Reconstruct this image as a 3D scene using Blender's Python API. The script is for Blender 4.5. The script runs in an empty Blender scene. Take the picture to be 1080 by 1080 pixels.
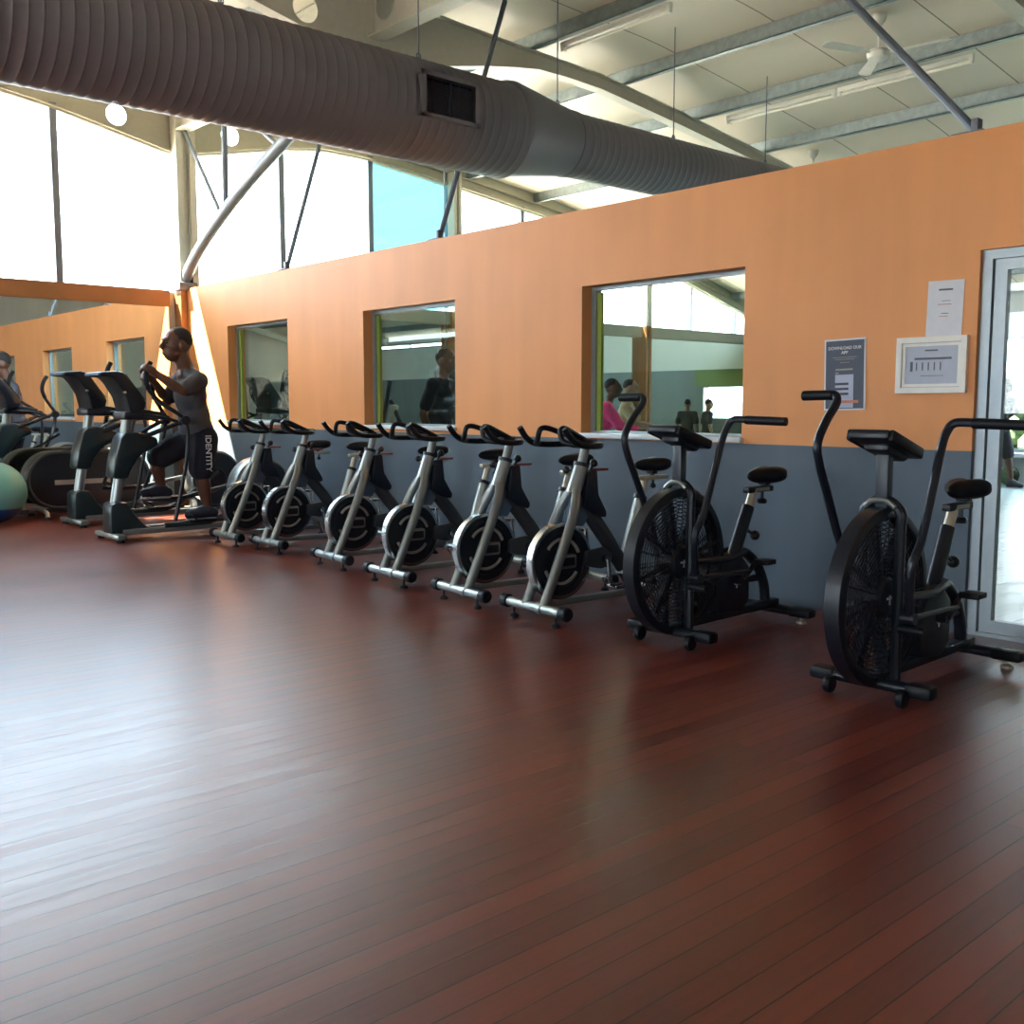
import bpy, bmesh, math, random
from mathutils import Vector, Matrix
random.seed(4)
sc = bpy.context.scene
col = sc.collection
PI = math.pi

# ------------------------------------------------------------------ helpers
def lin(c):
    return tuple((x/12.92 if x <= .04045 else ((x+.055)/1.055)**2.4) for x in c)
def rgb(r, g, b): return lin((r/255, g/255, b/255))

class MB:
    """collects shapes into one mesh"""
    def __init__(s): s.v = []; s.f = []
    def add(s, vs, fs):
        b = len(s.v); s.v += [tuple(v) for v in vs]; s.f += [tuple(b+i for i in f) for f in fs]; return s
    def frame(s, x0, x1, z0, z1, y0, y1, t, tl=None, tb=None):
        tl = t if tl is None else tl; tb = t if tb is None else tb
        return s.box((x0, y0, z0), (x0+tl, y1, z1)).box((x1-t, y0, z0), (x1, y1, z1)).box((x0+tl, y0, z1-t), (x1-t, y1, z1)).box((x0+tl, y0, z0), (x1-t, y1, z0+tb))
    def box(s, lo, hi, M=None):
        x0, y0, z0 = lo; x1, y1, z1 = hi
        vs = [Vector(p) for p in ((x0,y0,z0),(x1,y0,z0),(x1,y1,z0),(x0,y1,z0),(x0,y0,z1),(x1,y0,z1),(x1,y1,z1),(x0,y1,z1))]
        if M: vs = [M @ v for v in vs]
        return s.add(vs, [(0,3,2,1),(4,5,6,7),(0,1,5,4),(1,2,6,5),(2,3,7,6),(3,0,4,7)])
    def bm(s, bm, M=None):
        bm.verts.index_update()
        s.add([(M @ v.co if M else v.co.copy()) for v in bm.verts], [[v.index for v in f.verts] for f in bm.faces]); bm.free(); return s
    def rbox(s, c, d, bev=.01, seg=2, M=None):
        b = bmesh.new(); bmesh.ops.create_cube(b, size=1)
        for v in b.verts: v.co = Vector((v.co.x*d[0], v.co.y*d[1], v.co.z*d[2]))
        bmesh.ops.bevel(b, geom=b.edges[:], offset=bev, segments=seg, profile=.5, affect='EDGES')
        T = Matrix.Translation(c)
        return s.bm(b, T @ M if M else T)
    def prism(s, poly, x0, x1, bev=0, axis='x', seg=2):
        b = bmesh.new()
        P = {'x': lambda a, c, t: (t, a, c), 'y': lambda a, c, t: (a, t, c), 'z': lambda a, c, t: (a, c, t)}[axis]
        lo = [b.verts.new(P(a, c, x0)) for a, c in poly]; hi = [b.verts.new(P(a, c, x1)) for a, c in poly]
        n = len(poly)
        b.faces.new(lo[::-1]); b.faces.new(hi)
        for i in range(n): b.faces.new((lo[i], lo[(i+1) % n], hi[(i+1) % n], hi[i]))
        bmesh.ops.recalc_face_normals(b, faces=b.faces[:])
        if bev: bmesh.ops.bevel(b, geom=b.edges[:], offset=bev, segments=seg, profile=.5, affect='EDGES')
        return s.bm(b)
    def tube(s, pts, r, n=10, cap=True, flat=1.0, up=None):
        pts = [Vector(p) for p in pts]; m = len(pts)
        rs = list(r) if isinstance(r, (list, tuple)) else [r]*m
        T = [((pts[min(i+1, m-1)]-pts[max(i-1, 0)]).normalized()) for i in range(m)]
        a = Vector(up) if up else (Vector((0,0,1)) if abs(T[0].z) < .9 else Vector((1,0,0)))
        N = (a - T[0]*a.dot(T[0])).normalized(); vs = []; fs = []
        for i in range(m):
            N = (N - T[i]*N.dot(T[i])).normalized(); B = T[i].cross(N)
            for k in range(n):
                t = 2*PI*k/n
                vs.append(pts[i] + N*(math.cos(t)*rs[i]*flat) + B*(math.sin(t)*rs[i]))
        for i in range(m-1):
            for k in range(n):
                k2 = (k+1) % n
                fs.append((i*n+k, i*n+k2, (i+1)*n+k2, (i+1)*n+k))
        if cap: fs.append(tuple(range(n-1, -1, -1))); fs.append(tuple((m-1)*n+k for k in range(n)))
        return s.add(vs, fs)
    def lathe(s, prof, c, axis, n=32, closed=False):
        ax = Vector(axis).normalized(); a = Vector((0,0,1)) if abs(ax.z) < .9 else Vector((1,0,0))
        U = (a - ax*a.dot(ax)).normalized(); W = ax.cross(U); c = Vector(c); vs = []; fs = []; m = len(prof)
        for (r, h) in prof:
            for k in range(n):
                t = 2*PI*k/n; vs.append(c + ax*h + (U*math.cos(t) + W*math.sin(t))*max(r, 1e-5))
        for i in range(m if closed else m-1):
            j = (i+1) % m
            for k in range(n):
                k2 = (k+1) % n; fs.append((i*n+k, i*n+k2, j*n+k2, j*n+k))
        if not closed:
            if prof[0][0] > 1e-4: fs.append(tuple(range(n-1, -1, -1)))
            if prof[-1][0] > 1e-4: fs.append(tuple((m-1)*n+k for k in range(n)))
        return s.add(vs, fs)
    def cyl(s, a, b, r, n=16, r2=None):
        a = Vector(a); b = Vector(b)
        return s.lathe([(r, 0), (r if r2 is None else r2, (b-a).length)], a, b-a, n)
    def torus(s, c, axis, R, r, n=40, m=8, fl=1.0):
        return s.lathe([(R + r*math.cos(2*PI*i/m), r*fl*math.sin(2*PI*i/m)) for i in range(m)], c, axis, n, closed=True)
    def ell(s, c, rad, M=None, n=16, m=10):
        vs = []; fs = []; c = Vector(c)
        for i in range(m+1):
            t = PI*i/m
            for k in range(n):
                p = 2*PI*k/n
                v = Vector((max(math.sin(t), 1e-4)*math.cos(p)*rad[0], max(math.sin(t), 1e-4)*math.sin(p)*rad[1], math.cos(t)*rad[2]))
                vs.append(c + (M @ v if M else v))
        for i in range(m):
            for k in range(n):
                k2 = (k+1) % n; fs.append((i*n+k, (i+1)*n+k, (i+1)*n+k2, i*n+k2))
        fs.append(tuple(range(n))); fs.append(tuple(m*n+k for k in range(n-1, -1, -1)))
        return s.add(vs, fs)
    def limb(s, pts, rs, n=12):
        """closed tapered limb with round joints"""
        s.tube(pts, rs, n)
        for p, r in zip(pts, rs): s.ell(p, (r*.99,)*3, n=12, m=8)
        return s

def build(name, mb, mat, parent=None, smooth=True, ang=35):
    me = bpy.data.meshes.new(name); me.from_pydata(mb.v, [], mb.f); me.update()
    if smooth:
        me.shade_smooth()
        try: me.set_sharp_from_angle(angle=math.radians(ang))
        except Exception: pass
    o = bpy.data.objects.new(name, me)
    if mat: me.materials.append(mat)
    col.objects.link(o)
    if parent: o.parent = parent
    return o
def tag(o, label=None, cat=None, group=None, kind=None):
    if label: o['label'] = label
    if cat: o['category'] = cat
    if group: o['group'] = group
    if kind: o['kind'] = kind
    return o
def thing(name, label, cat, loc=(0,0,0), rz=0, group=None):
    o = bpy.data.objects.new(name, None); col.objects.link(o); o.empty_display_size = .1
    o.location = loc; o.rotation_euler = (0, 0, rz); return tag(o, label, cat, group)
def struct(name, mb, mat, parent=None, smooth=False):
    o = build(name, mb, mat, parent, smooth)
    if parent is None: o['kind'] = 'structure'
    return o
KIDS = {}
def kids(o): return [c for c in bpy.data.objects if c.parent == o]
def copy_tree(o, parent=None):
    ch = kids(o); c = o.copy(); col.objects.link(c); c.parent = parent
    for k in ch: copy_tree(k, c)
    return c
def cat(pts, k=6):
    """smooth path through points"""
    P = [Vector(p) for p in pts]; P = [P[0]*2-P[1]] + P + [P[-1]*2-P[-2]]; out = []
    for i in range(1, len(P)-2):
        a, b, c, d = P[i-1:i+3]
        for j in range(k):
            t = j/k
            out.append(.5*((2*b) + (c-a)*t + (2*a-5*b+4*c-d)*t*t + (3*b-a-3*c+d)*t**3))
    out.append(P[-2]); return out
def text_mb(name, txt, size, mat, parent, M, align='CENTER', ext=.0006):
    cu = bpy.data.curves.new(name, 'FONT'); cu.body = txt; cu.size = size; cu.align_x = align; cu.extrude = ext; cu.offset = size*.012
    t = bpy.data.objects.new(name+'_c', cu); col.objects.link(t)
    bpy.context.view_layer.update()
    me = bpy.data.meshes.new_from_object(t.evaluated_get(bpy.context.evaluated_depsgraph_get()))
    bpy.data.objects.remove(t); bpy.data.curves.remove(cu)
    me.transform(M); me.materials.clear(); me.materials.append(mat)
    o = bpy.data.objects.new(name, me); col.objects.link(o); o.parent = parent; return o

# ------------------------------------------------------------------ materials
def nodes(name):
    m = bpy.data.materials.new(name); m.use_nodes = True; nt = m.node_tree
    return m, nt, nt.nodes, nt.links
def pmat(name, c, rough=.5, metal=0, var=.08, scale=18, bump=0, spec=.5, coat=0):
    m, nt, N, L = nodes(name); b = N['Principled BSDF']
    b.inputs['Roughness'].default_value = rough; b.inputs['Metallic'].default_value = metal
    b.inputs['Specular IOR Level'].default_value = spec; b.inputs['Coat Weight'].default_value = coat
    tc = N.new('ShaderNodeTexCoord'); nz = N.new('ShaderNodeTexNoise'); nz.inputs['Scale'].default_value = scale; nz.inputs['Detail'].default_value = 4
    L.new(tc.outputs['Object'], nz.inputs['Vector'])
    mx = N.new('ShaderNodeMix'); mx.data_type = 'RGBA'
    mx.inputs['A'].default_value = (*[max(0, x*(1-var)) for x in c], 1); mx.inputs['B'].default_value = (*[min(1, x*(1+var)) for x in c], 1)
    L.new(nz.outputs['Fac'], mx.inputs['Factor']); L.new(mx.outputs['Result'], b.inputs['Base Color'])
    if bump:
        bp = N.new('ShaderNodeBump'); bp.inputs['Strength'].default_value = bump; bp.inputs['Distance'].default_value = .004
        L.new(nz.outputs['Fac'], bp.inputs['Height']); L.new(bp.outputs['Normal'], b.inputs['Normal'])
    return m
def glassmat(name, tint, refl=1.0, rough=0):
    m, nt, N, L = nodes(name); N.remove(N['Principled BSDF']); out = N['Material Output']
    t = N.new('ShaderNodeBsdfTransparent'); t.inputs['Color'].default_value = (*tint, 1)
    g = N.new('ShaderNodeBsdfGlossy'); g.inputs['Roughness'].default_value = rough; g.inputs['Color'].default_value = (.95, 1, .98, 1)
    ge = N.new('ShaderNodeNewGeometry'); dt = N.new('ShaderNodeVectorMath'); dt.operation = 'DOT_PRODUCT'
    L.new(ge.outputs['Incoming'], dt.inputs[0]); L.new(ge.outputs['Normal'], dt.inputs[1])
    def mth(op, a, b=None):
        n = N.new('ShaderNodeMath'); n.operation = op
        for i, q in enumerate((a, b)):
            if q is None: continue
            if isinstance(q, (int, float)): n.inputs[i].default_value = q
            else: L.new(q, n.inputs[i])
        return n.outputs[0]
    sch = mth('ADD', mth('MULTIPLY', mth('POWER', mth('SUBTRACT', 1.0, mth('ABSOLUTE', dt.outputs['Value'])), 5.0), .96), .04)
    mu = N.new('ShaderNodeMath'); mu.operation = 'MULTIPLY'; mu.use_clamp = True; mu.inputs[1].default_value = refl
    L.new(sch, mu.inputs[0]); mx = N.new('ShaderNodeMixShader')
    L.new(mu.outputs[0], mx.inputs['Fac']); L.new(t.outputs[0], mx.inputs[1]); L.new(g.outputs[0], mx.inputs[2]); L.new(mx.outputs[0], out.inputs['Surface'])
    return m
def floormat(name, c1, c2, mort, rlo, rhi, width=.088, length=2.4, bumps=.6, spec=.5):
    m, nt, N, L = nodes(name); b = N['Principled BSDF']; b.inputs['Specular IOR Level'].default_value = spec
    tc = N.new('ShaderNodeTexCoord'); sp = N.new('ShaderNodeSeparateXYZ'); cb = N.new('ShaderNodeCombineXYZ')
    L.new(tc.outputs['Object'], sp.inputs[0]); L.new(sp.outputs['Y'], cb.inputs['X']); L.new(sp.outputs['X'], cb.inputs['Y'])
    br = N.new('ShaderNodeTexBrick'); L.new(cb.outputs[0], br.inputs['Vector'])
    br.offset = .37; br.offset_frequency = 3
    br.inputs['Color1'].default_value = (0, 0, 0, 1); br.inputs['Color2'].default_value = (1, 1, 1, 1); br.inputs['Mortar'].default_value = (.5, .5, .5, 1)
    br.inputs['Scale'].default_value = 1; br.inputs['Mortar Size'].default_value = .0022; br.inputs['Mortar Smooth'].default_value = .2
    br.inputs['Brick Width'].default_value = length; br.inputs['Row Height'].default_value = width
    # grain stretched along the boards
    mp = N.new('ShaderNodeMapping'); mp.inputs['Scale'].default_value = (1.2, 26, 1); L.new(cb.outputs[0], mp.inputs['Vector'])
    g = N.new('ShaderNodeTexNoise'); g.inputs['Scale'].default_value = 1.6; g.inputs['Detail'].default_value = 6; L.new(mp.outputs[0], g.inputs['Vector'])
    w = N.new('ShaderNodeTexNoise'); w.inputs['Scale'].default_value = .55; w.inputs['Detail'].default_value = 5; L.new(tc.outputs['Object'], w.inputs['Vector'])
    s = N.new('ShaderNodeTexNoise'); s.inputs['Scale'].default_value = 9; s.inputs['Detail'].default_value = 8; L.new(tc.outputs['Object'], s.inputs['Vector'])
    def math_(op, a, bb, clamp=False):
        n = N.new('ShaderNodeMath'); n.operation = op; n.use_clamp = clamp
        for i, q in enumerate((a, bb)):
            if isinstance(q, (int, float)): n.inputs[i].default_value = q
            else: L.new(q, n.inputs[i])
        return n.outputs[0]
    bw = N.new('ShaderNodeSeparateColor'); L.new(br.outputs['Color'], bw.inputs[0])
    f = math_('ADD', math_('MULTIPLY', bw.outputs[0], .34), math_('ADD', math_('MULTIPLY', g.outputs['Fac'], .52), math_('MULTIPLY', w.outputs['Fac'], .24)))
    f = math_('SUBTRACT', math_('MULTIPLY', f, 1.5), .35, True)
    mx = N.new('ShaderNodeMix'); mx.data_type = 'RGBA'; mx.inputs['A'].default_value = (*c1, 1); mx.inputs['B'].default_value = (*c2, 1); L.new(f, mx.inputs['Factor'])
    m2 = N.new('ShaderNodeMix'); m2.data_type = 'RGBA'; m2.inputs['B'].default_value = (*mort, 1)
    L.new(mx.outputs['Result'], m2.inputs['A']); L.new(br.outputs['Fac'], m2.inputs['Factor']); L.new(m2.outputs['Result'], b.inputs['Base Color'])
    r = math_('ADD', math_('MULTIPLY', w.outputs['Fac'], .3), math_('ADD', math_('MULTIPLY', g.outputs['Fac'], .6), math_('MULTIPLY', bw.outputs[0], .1)))
    mr = N.new('ShaderNodeMapRange'); mr.inputs['From Min'].default_value = .3; mr.inputs['From Max'].default_value = .7
    mr.inputs['To Min'].default_value = rlo; mr.inputs['To Max'].default_value = rhi; L.new(r, mr.inputs['Value']); L.new(mr.outputs[0], b.inputs['Roughness'])
    h = math_('SUBTRACT', math_('ADD', math_('MULTIPLY', g.outputs['Fac'], .22), math_('MULTIPLY', bw.outputs[0], .05)), math_('MULTIPLY', br.outputs['Fac'], 1.0))
    bp = N.new('ShaderNodeBump'); bp.inputs['Strength'].default_value = bumps; bp.inputs['Distance'].default_value = .0016
    L.new(h, bp.inputs['Height']); L.new(bp.outputs['Normal'], b.inputs['Normal'])
    return m
def wallmat(name, top, low, zsplit, ztop2=None, top2=None):
    """painted plaster: one paint below zsplit, another above, faint vertical roller streaks"""
    m, nt, N, L = nodes(name); b = N['Principled BSDF']; b.inputs['Roughness'].default_value = .55
    tc = N.new('ShaderNodeTexCoord'); sp = N.new('ShaderNodeSeparateXYZ'); L.new(tc.outputs['Object'], sp.inputs[0])
    mp = N.new('ShaderNodeMapping'); mp.inputs['Scale'].default_value = (3.2, 3.2, .35); L.new(tc.outputs['Object'], mp.inputs['Vector'])
    nz = N.new('ShaderNodeTexNoise'); nz.inputs['Scale'].default_value = 1.5; nz.inputs['Detail'].default_value = 6; L.new(mp.outputs[0], nz.inputs['Vector'])
    n2 = N.new('ShaderNodeTexNoise'); n2.inputs['Scale'].default_value = 1.3; n2.inputs['Detail'].default_value = 3; L.new(tc.outputs['Object'], n2.inputs['Vector'])
    def two(c, v):
        x = N.new('ShaderNodeMix'); x.data_type = 'RGBA'; x.inputs['A'].default_value = (*[q*(1-v) for q in c], 1); x.inputs['B'].default_value = (*[min(1, q*(1+v)) for q in c], 1)
        a = N.new('ShaderNodeMath'); a.operation = 'ADD'; h = N.new('ShaderNodeMath'); h.operation = 'MULTIPLY'; h.inputs[1].default_value = .5
        L.new(nz.outputs['Fac'], a.inputs[0]); L.new(n2.outputs['Fac'], a.inputs[1]); L.new(a.outputs[0], h.inputs[0]); L.new(h.outputs[0], x.inputs['Factor']); return x.outputs['Result']
    def step(z):
        g = N.new('ShaderNodeMath'); g.operation = 'GREATER_THAN'; L.new(sp.outputs['Z'], g.inputs[0]); g.inputs[1].default_value = z; return g.outputs[0]
    x = N.new('ShaderNodeMix'); x.data_type = 'RGBA'; L.new(step(zsplit), x.inputs['Factor']); L.new(two(low, .3), x.inputs['A']); L.new(two(top, .22), x.inputs['B']); res = x.outputs['Result']
    if ztop2:
        y = N.new('ShaderNodeMix'); y.data_type = 'RGBA'; L.new(step(ztop2), y.inputs['Factor']); L.new(res, y.inputs['A']); L.new(two(top2, .1), y.inputs['B']); res = y.outputs['Result']
    L.new(res, b.inputs['Base Color'])
    bp = N.new('ShaderNodeBump'); bp.inputs['Strength'].default_value = .12; bp.inputs['Distance'].default_value = .01; L.new(nz.outputs['Fac'], bp.inputs['Height']); L.new(bp.outputs['Normal'], b.inputs['Normal'])
    return m
def roofmat(name):
    m, nt, N, L = nodes(name); b = N['Principled BSDF']; b.inputs['Roughness'].default_value = .45
    tc = N.new('ShaderNodeTexCoord'); br = N.new('ShaderNodeTexBrick'); L.new(tc.outputs['Object'], br.inputs['Vector'])
    br.inputs['Color1'].default_value = (*rgb(226, 216, 200), 1); br.inputs['Color2'].default_value = (*rgb(220, 208, 190), 1); br.inputs['Mortar'].default_value = (*rgb(120, 108, 92), 1)
    br.inputs['Scale'].default_value = 1; br.inputs['Brick Width'].default_value = 1.25; br.inputs['Row Height'].default_value = 30; br.inputs['Mortar Size'].default_value = .008; br.offset = 0
    nz = N.new('ShaderNodeTexNoise'); nz.inputs['Scale'].default_value = 2.2; nz.inputs['Detail'].default_value = 6; L.new(tc.outputs['Object'], nz.inputs['Vector'])
    bp = N.new('ShaderNodeBump'); bp.inputs['Strength'].default_value = .35; bp.inputs['Distance'].default_value = .03; L.new(nz.outputs['Fac'], bp.inputs['Height']); L.new(bp.outputs['Normal'], b.inputs['Normal'])
    L.new(br.outputs['Color'], b.inputs['Base Color']); return m

M_ORANGE = wallmat('orange_grey_paint', rgb(224, 152, 92), rgb(80, 96, 110), 1.03)
M_HALL = wallmat('grey_white_paint', rgb(136, 144, 144), rgb(132, 140, 140), 1.0, 2.06, rgb(225, 225, 218))
M_PLAIN = wallmat('plain_paint', rgb(200, 190, 175), rgb(88, 98, 108), 1.03)
M_FLOOR = floormat('red_timber_boards', rgb(78, 29, 24), rgb(128, 58, 42), rgb(40, 20, 17), .29, .39, width=.085, length=5.0, spec=.75, bumps=.8)
M_GLAREFLOOR = floormat('glare_pale_boards', rgb(146, 174, 168), rgb(180, 200, 194), rgb(120, 142, 136), .22, .4, width=.12)  # pale teal base colour paints in the window glare on these timber boards
M_ROOF = roofmat('roof_lining')
M_CREAM = pmat('cream_steel_paint', rgb(205, 202, 188), .45)
M_OLIVE = pmat('grey_green_steel_paint', rgb(172, 170, 152), .5)
M_GALV = pmat('galvanised_steel', rgb(150, 160, 162), .42, .75, .35, 14)
M_STEELGREY = pmat('grey_steel_paint', rgb(112, 121, 132), .45, .2)
M_BROWNBEAM = pmat('brown_beam_paint', rgb(150, 104, 64), .5, 0, .2, 5)
M_BEAMGREY = pmat('grey_beam_paint', rgb(150, 150, 146), .5)
M_ALU = pmat('aluminium', rgb(150, 160, 166), .38, .55)
M_LIME = pmat('lime_gasket', rgb(150, 170, 70), .5)
M_SILL = pmat('white_sill_paint', rgb(206, 214, 220), .4)
M_GLASS = glassmat('wall_glass', (.84, .93, .90), .9)
M_CLEAR = glassmat('clear_glass', (.97, .98, .98), .8)
M_CYAN = glassmat('cyan_tinted_glass', (.21, .33, .352), .8)
M_MIRROR, _nt, _N, _L = nodes('mirror'); _b = _N['Principled BSDF']; _b.inputs['Metallic'].default_value = 1; _b.inputs['Roughness'].default_value = .012; _b.inputs['Base Color'].default_value = (.86, .9, .89, 1)
M_DUCT = pmat('duct_steel', rgb(124, 122, 132), .45, .35, .1, 3)
M_LOUVRE = pmat('navy_louvre', rgb(22, 28, 52), .4)
M_WHITE = pmat('white_enamel', rgb(232, 230, 222), .4)
M_TUBE = pmat('lamp_tube', rgb(244, 240, 226), .3)
M_SILVER = pmat('silver_frame_paint', rgb(150, 158, 158), .32, .7, .06)
M_CHROME = pmat('polished_steel', rgb(176, 182, 186), .24, 1, .03)
M_DARKGREY = pmat('charcoal_paint', rgb(58, 64, 70), .4, .2)
M_BLACK = pmat('black_plastic', rgb(20, 25, 34), .38, 0, .15)
M_BLACKMETAL = pmat('black_powder_coat', rgb(18, 25, 36), .36, .1, .15)
M_RUBBER = pmat('black_rubber', rgb(14, 18, 25), .5, 0, .2, 30, .1, .3)
M_NAVY = pmat('navy_black_plastic', rgb(20, 30, 44), .35)
M_BLUEGREY = pmat('blue_grey_plastic', rgb(84, 108, 132), .4)
M_TEALBLACK = pmat('dark_teal_plastic', rgb(24, 42, 48), .3)
M_RED = pmat('red_brown_lever', rgb(120, 60, 60), .5)
M_SCREEN = pmat('console_screen', rgb(10, 12, 16), .12)
M_GREYBADGE = pmat('grey_stripe', rgb(150, 146, 140), .4)
M_SEATMETAL = pmat('bare_metal', rgb(190, 186, 170), .35, .6)
M_PAPER = pmat('paper', rgb(214, 216, 222), .7)
M_INK = pmat('ink', rgb(96, 100, 112), .7)
M_REDINK = pmat('red_ink', rgb(176, 130, 120), .7)
M_POSTER = pmat('poster_print', rgb(66, 74, 90), .5, 0, .2, 12)
M_PHONE = pmat('pale_print', rgb(178, 184, 206), .6)
M_PBAR = pmat('dark_print', rgb(52, 58, 72), .6)
M_PORANGE = pmat('orange_print', rgb(190, 120, 90), .6)
M_CERT = pmat('certificate_print', rgb(178, 186, 200), .6)
M_SKIN = pmat('brown_skin', rgb(96, 62, 46), .5)
M_SKIN2 = pmat('tan_skin', rgb(150, 116, 92), .5)
M_HAIR = pmat('black_hair', rgb(38, 28, 26), .8, 0, .3, 60, .4)
M_TEE = pmat('charcoal_cloth', rgb(70, 70, 76), .85, 0, .12, 60, .2)
M_SHORTS = pmat('navy_cloth', rgb(22, 24, 36), .85, 0, .12, 60, .2)
M_PINK = pmat('pink_cloth', rgb(252, 60, 145), .8, 0, .1, 40, .2)
M_BEIGE = pmat('beige_cloth', rgb(170, 146, 118), .8)
M_SHOE = pmat('shoe', rgb(34, 40, 58), .6)
M_SOLE = pmat('shoe_sole', rgb(190, 190, 190), .6)
M_TEXTWHITE = pmat('white_print', rgb(215, 215, 218), .6)
M_HEDGE = pmat('hedge_leaves', rgb(62, 84, 52), .7, 0, .5, 9, .6)
M_GREENPAINT = pmat('green_paint', rgb(134, 152, 96), .6)
M_LIMEBALL = pmat('lime_rubber', rgb(90, 200, 60), .4)
M_BAG = pmat('black_vinyl', rgb(30, 32, 36), .45)
M_PALEBLUE = pmat('pale_blue_cloth', rgb(150, 175, 200), .8)
M_GROUND = pmat('concrete', rgb(170, 168, 160), .8)
M_OUTBAND = pmat('outside_wall_paint', rgb(190, 190, 184), .7)

# gym ball: teal, deep blue round the bottom
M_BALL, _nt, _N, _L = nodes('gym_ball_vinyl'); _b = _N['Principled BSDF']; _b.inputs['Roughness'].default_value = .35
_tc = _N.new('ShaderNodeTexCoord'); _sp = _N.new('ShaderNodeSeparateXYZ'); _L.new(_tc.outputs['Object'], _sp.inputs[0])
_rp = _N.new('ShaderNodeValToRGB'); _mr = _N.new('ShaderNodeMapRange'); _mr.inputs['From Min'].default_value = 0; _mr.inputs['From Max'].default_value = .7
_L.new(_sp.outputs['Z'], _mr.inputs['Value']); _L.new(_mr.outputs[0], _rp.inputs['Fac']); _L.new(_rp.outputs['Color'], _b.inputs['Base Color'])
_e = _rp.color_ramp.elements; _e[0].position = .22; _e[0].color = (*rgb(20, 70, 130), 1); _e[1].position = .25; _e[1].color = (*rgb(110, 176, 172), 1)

# ------------------------------------------------------------------ camera
H = 1.28
cam = bpy.data.cameras.new('camera'); co = bpy.data.objects.new('camera', cam); col.objects.link(co); sc.camera = co
cam.sensor_fit = 'HORIZONTAL'; cam.sensor_width = 36; cam.lens = 36.0; cam.clip_start = .05; cam.clip_end = 300
_p = math.radians(5.92); _y = math.radians(41.511)
F = Vector((-math.cos(_y)*math.cos(_p), math.sin(_y)*math.cos(_p), -math.sin(_p))); R_ = Vector((math.sin(_y), math.cos(_y), 0)); U_ = R_.cross(F)
mw = Matrix.Identity(4)
for i in range(3): mw[i][0], mw[i][1], mw[i][2] = R_[i], U_[i], -F[i]
mw.translation = (0, 0, H); co.matrix_world = mw

# ------------------------------------------------------------------ building shell
XB = -12.8; XF = 5.5; YW = 5.66; YT = .22; YL = -6.4; YE = 18.0; RIDGE = 5.66
TP = [(0, 5.12), (.8, 5.06), (1.5, 5.03), (3, 4.98), (4.5, 4.82), (5.3, 4.72), (6.7, 4.55), (8.4, 4.24), (10, 3.83), (12, 3.29), (13, 3.02)]
BP = [(0, 4.44), (.1, 4.46), (1.5, 4.765), (2.1, 4.85), (3, 4.84)]
def interp(P, u):
    for (a, za), (b, zb) in zip(P, P[1:]):
        if u <= b: return za + (zb-za)*(u-a)/(b-a)
    return P[-1][1]
def T(y): return interp(TP, abs(y-RIDGE))
def B(y):
    u = abs(y-RIDGE); return interp(BP, u) if u < 3 else T(y)-.15

struct('floor', MB().box((XB-.2, YL-.2, -.1), (XF+.2, YW+.1, 0)), M_FLOOR)
struct('floor.001', MB().box((XB-.2, YW+.1, -.1), (XF+.2, YE+.2, 0)), M_GLAREFLOOR)
struct('ground', MB().box((-70, -60, -.3), (60, 70, -.14)), M_GROUND)

# wall with the windows and the door; opening = (x0, x1, z0, z1)
WIN = [(-11.52, -10.09, 1.09, 2.225), (-8.60, -7.15, 1.08, 2.205), (-5.59, -4.095, 1.06, 2.185)]
DOOR = (-2.56, -.55, 0, 2.12)
def wall_with(openings, x0, x1, z1, yy0, yy1, z0=0):
    m = MB(); x = x0
    for (a, b, c, d) in sorted(openings):
        m.box((x, yy0, z0), (a, yy1, z1))
        if c > z0: m.box((a, yy0, z0), (b, yy1, c))
        m.box((a, yy0, d), (b, yy1, z1)); x = b
    return m.box((x, yy0, z0), (x1, yy1, z1))
struct('wall_right', wall_with(WIN+[DOOR], XB, XF, 2.755, YW, YW+YT), M_ORANGE)
def window(i, w):
    x0, x1, z0, z1 = w; y = YW+.105
    fr = MB(); t = .045
    fr.frame(x0, x1, z0, z1, y, y+.06, t*.6, t, .03)
    o = struct('window_%d' % i, fr, M_ALU)
    build('gasket', MB().box((x0+t, y+.022, z0+.03), (x0+t+.04, y+.05, z1-t)), M_LIME, o, False)
    build('glass', MB().box((x0+t, y+.025, z0+.03), (x1-t*.5, y+.031, z1-t)), M_GLASS, o, False)
    build('sill', MB().rbox(((x0+x1)/2, y-.06, z0-.005), (x1-x0+.03, .17, .035), .005), M_SILL, o)
for i, w in enumerate(WIN): window(i+1, w)
# sliding door
x0, x1, z0, z1 = DOOR; y = YW+.03
d = struct('door_1', MB().frame(x0, x1, 0, z1, y, y+.12, .05, .055, .02), M_ALU)
build('sash', MB().frame(x0+.062, x1-.84, .021, z1-.051, y+.02, y+.07, .06, .065, .07), M_ALU, d, False)
build('glass', MB().box((x0+.13, y+.04, .09), (x1-.9, y+.047, z1-.11)).box((x1-.84, y+.04, .03), (x1-.05, y+.047, z1-.06)), M_CLEAR, d, False)

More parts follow.
